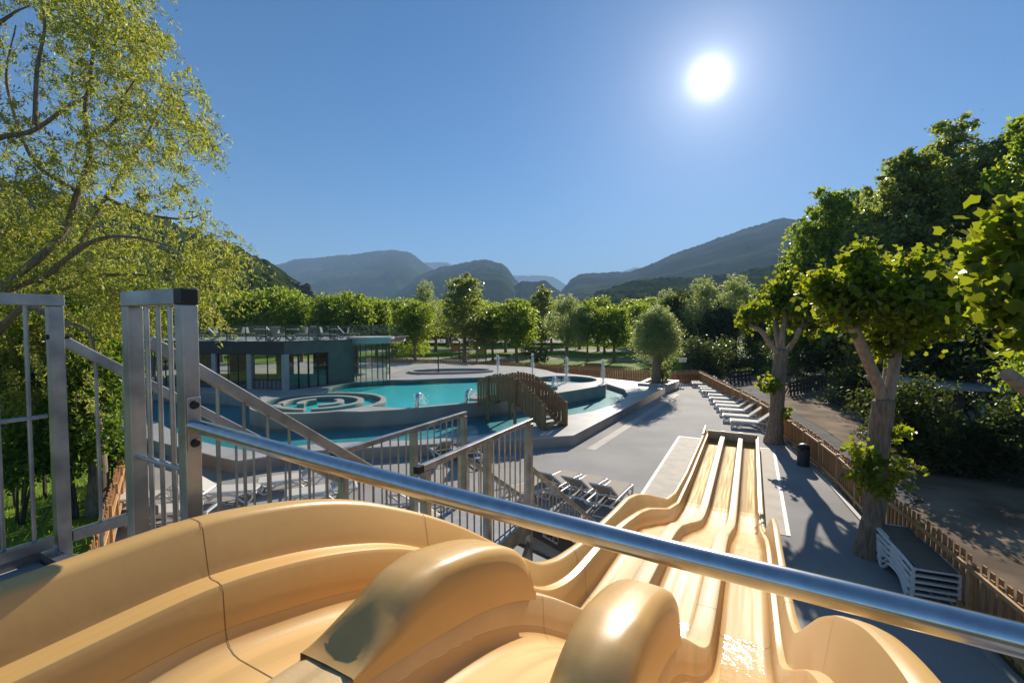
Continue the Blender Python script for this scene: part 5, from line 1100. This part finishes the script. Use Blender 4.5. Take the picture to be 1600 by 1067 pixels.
# hut and shed
c = G(1093, 588); h = thing('wooden_hut', (c.x, 48, 0), 'low brown hut with pale roof edge under the willows', 'hut'); X0 = P(1083, 506, 48).x; X1 = P(1121, 506, 48).x
MB().box(((X0 + X1) / 2, 49.5, 1.25), (X1 - X0, 3, 2.5)).build('wall', MT['hutwall'], h)
MB().add([(X0 - .3, 47.7, 2.75), (X1 + .3, 47.7, 2.45), (X1 + .3, 51.3, 2.45), (X0 - .3, 51.3, 2.75), (X0 - .3, 47.7, 2.87), (X1 + .3, 47.7, 2.57), (X1 + .3, 51.3, 2.57), (X0 - .3, 51.3, 2.87)], [(0, 3, 2, 1), (4, 5, 6, 7), (0, 1, 5, 4), (2, 3, 7, 6), (0, 4, 7, 3), (1, 2, 6, 5)]).build('roof', MT['hutroof'], h)
MB().box((X1 - .1, 47.97, 1.22), (.12, .05, 2.4)).build('corner_board', MT['greygreen'], h); MB().box((X0 + 1.2, 47.98, 1.0), (.85, .04, 2.0)).build('door', MT['darkwood'], h)
sh = P(1500, 640, 17); X0 = P(1478, 506, 17).x; h = thing('garden_shed', (X0 + 2, 18.5, 0), 'grey wooden cabin with pale roof edge and porch railing in the right shrubs', 'shed')
MB().box((X0 + .55, 18.6, 1.25), (1.1, 2.6, 2.5)).build('wall', MT['hutwall'], h); MB().box((X0 + 1.85, 19.4, 1.25), (1.5, 1.0, 2.5)).build('rear_wall', MT['darkwood'], h)
MB().box((X0 + 1.1, 18.3, 2.62), (3.2, 3.9, .11), (Vector((1, 0, -.03)).normalized(), Vector((0, 1, 0)), UP)).build('roof', MT['hutroof'], h)
for x in (1.05, 2.4): MB().box((X0 + x + .08, 16.7, 1.27), (.13, .13, 2.5)).build('porch_post', MT['greygreen'], h)
pr = MB(); pr.bar((X0 + 1.2, 16.7, .95), (X0 + 2.5, 16.7, .95), .06, .09)
for i in range(5): pr.box((X0 + 1.35 + i * .23, 16.7, .55), (.09, .03, .75))
pr.build('porch_railing', MT['hutwall'], h)
# notice board
b = G(1071, 600); t = thing('notice_board', (b.x, 38.6, 0), 'small white notice board on a post beyond the far fence', 'sign'); MB().tube([(0, 0, 0), (0, 0, 1.9)], .035, 8).build('post', MT['dark_steel'], t, base=(0, 0, 0)); MB().box((0, -.05, 1.95), (.62, .03, .36)).build('panel', MT['sign'], t, base=(0, 0, 0))
# playground
def play_tower(px, Y, label, mat, sc_=1.0, slide=1):
    b = P(px, 506, Y); t = thing('play_tower', (b.x, Y, 0), label, 'play tower'); B = (0, 0, 0)
    for x in (-.6, .6):
        for y in (-.6, .6): MB().box((x, y, 1.3), (.10, .10, 2.6)).build('post', MT['oldwood'], t, base=B)
    MB().box((0, 0, 1.1), (1.3, 1.3, .06)).build('floor', MT['oldwood'], t, base=B); MB().box((0, -.66, 1.5), (1.1, .03, .75)).build('panel', MT[mat], t, base=B)
    MB().add([(-.8, -.8, 2.6), (.8, -.8, 2.6), (.8, .8, 2.6), (-.8, .8, 2.6), (0, 0, 3.3)], [(0, 1, 4), (1, 2, 4), (2, 3, 4), (3, 0, 4), (0, 3, 2, 1)]).build('roof', MT['oldwood'], t, base=B)
    s = slide; sm = MB(); sm.sheet([[(s * (.65 + 2.2 * u), -.28, 1.15 - 1.0 * u + .14), (s * (.65 + 2.2 * u), -.25, 1.15 - 1.0 * u), (s * (.65 + 2.2 * u), .25, 1.15 - 1.0 * u), (s * (.65 + 2.2 * u), .28, 1.15 - 1.0 * u + .14)] for u in [k / 8 for k in range(9)]]); sm.build('chute', MT[mat], t, base=B); t.scale = (sc_,) * 3; return t
play_tower(752, 60, 'yellow play tower with slide in the park behind the bridge', 'yellow', 1.0, -1)
play_tower(712, 68, 'orange play tower with slide left of the yellow one', 'orange', .95, 1)
play_tower(826, 82, 'orange playhouse far behind the second water jet', 'orange', 1.0, 1)
def bench(px, Y, label):
    b = P(px, 506, Y); t = thing('park_bench', (b.x, Y, 0), label, 'bench', 'benches in the playground'); B = (0, 0, 0)
    MB().box((0, 0, .45), (1.8, .45, .05)).build('seat', MT['oldwood'], t, base=B); MB().box((0, .24, .75), (1.8, .05, .40)).build('backrest', MT['oldwood'], t, base=B)
    for x in (-.75, .75): MB().box((x, 0, .21), (.08, .40, .42)).build('leg', MT['darkwood'], t, base=B)
bench(787, 62, 'wooden park bench right of the yellow play tower'); bench(816, 64, 'wooden park bench between the two playground tree trunks'); bench(928, 47, 'wooden bench beyond the far fence near the tallest jet')
# swing frame
b = P(738, 506, 66); t = thing('swing_frame', (b.x, 66, 0), 'wooden swing frame between the play towers', 'swing'); B = (0, 0, 0)
for x in (-1.8, 1.8):
    for y in (-.8, .8): MB().tube([(x * 1.1, y, 0), (x, 0, 2.5)], .06, 8).build('leg', MT['oldwood'], t, base=B)
MB().tube([(-1.9, 0, 2.5), (1.9, 0, 2.5)], .06, 8).build('beam', MT['oldwood'], t, base=B)
for x in (-.7, .7): MB().tube([(x - .2, 0, 2.5), (x - .2, 0, .5)], .012, 5).tube([(x + .2, 0, 2.5), (x + .2, 0, .5)], .012, 5).box((x, 0, .48), (.45, .2, .04)).build('swing_seat', MT['black_cap'], t, base=B)
# thin post beside the back deck
b = G(650, 596, 1.0); t = thing('deck_shower', (-6.2, 38.2, 1.0), 'slim dark post shower on the deck behind the main pool', 'shower'); MB().tube([(0, 0, 0), (0, 0, 1.5)], .05, 10).build('column', MT['dark_steel'], t, base=(0, 0, 0)); MB().box((0, -.1, 1.42), (.08, .26, .05)).build('shower_head', MT['dark_steel'], t, base=(0, 0, 0)); MB().cyl((0, 0), .16, 0, .03, 16).build('foot_plate', MT['dark_steel'], t, base=(0, 0, 0))
# ---------------------------------------------------------------- air
HAZE = True
if HAZE:
    hm, n, l, o = nodes('air'); pv = n.new('ShaderNodeVolumePrincipled'); pv.inputs['Color'].default_value = (.42, .67, 1.0, 1); pv.inputs['Density'].default_value = .00022; pv.inputs['Anisotropy'].default_value = .0; l.new(pv.outputs[0], o.inputs['Volume'])
    tag(MB().box((0, 3000, 420), (11000, 9600, 846)).build('haze', hm), kind='stuff')
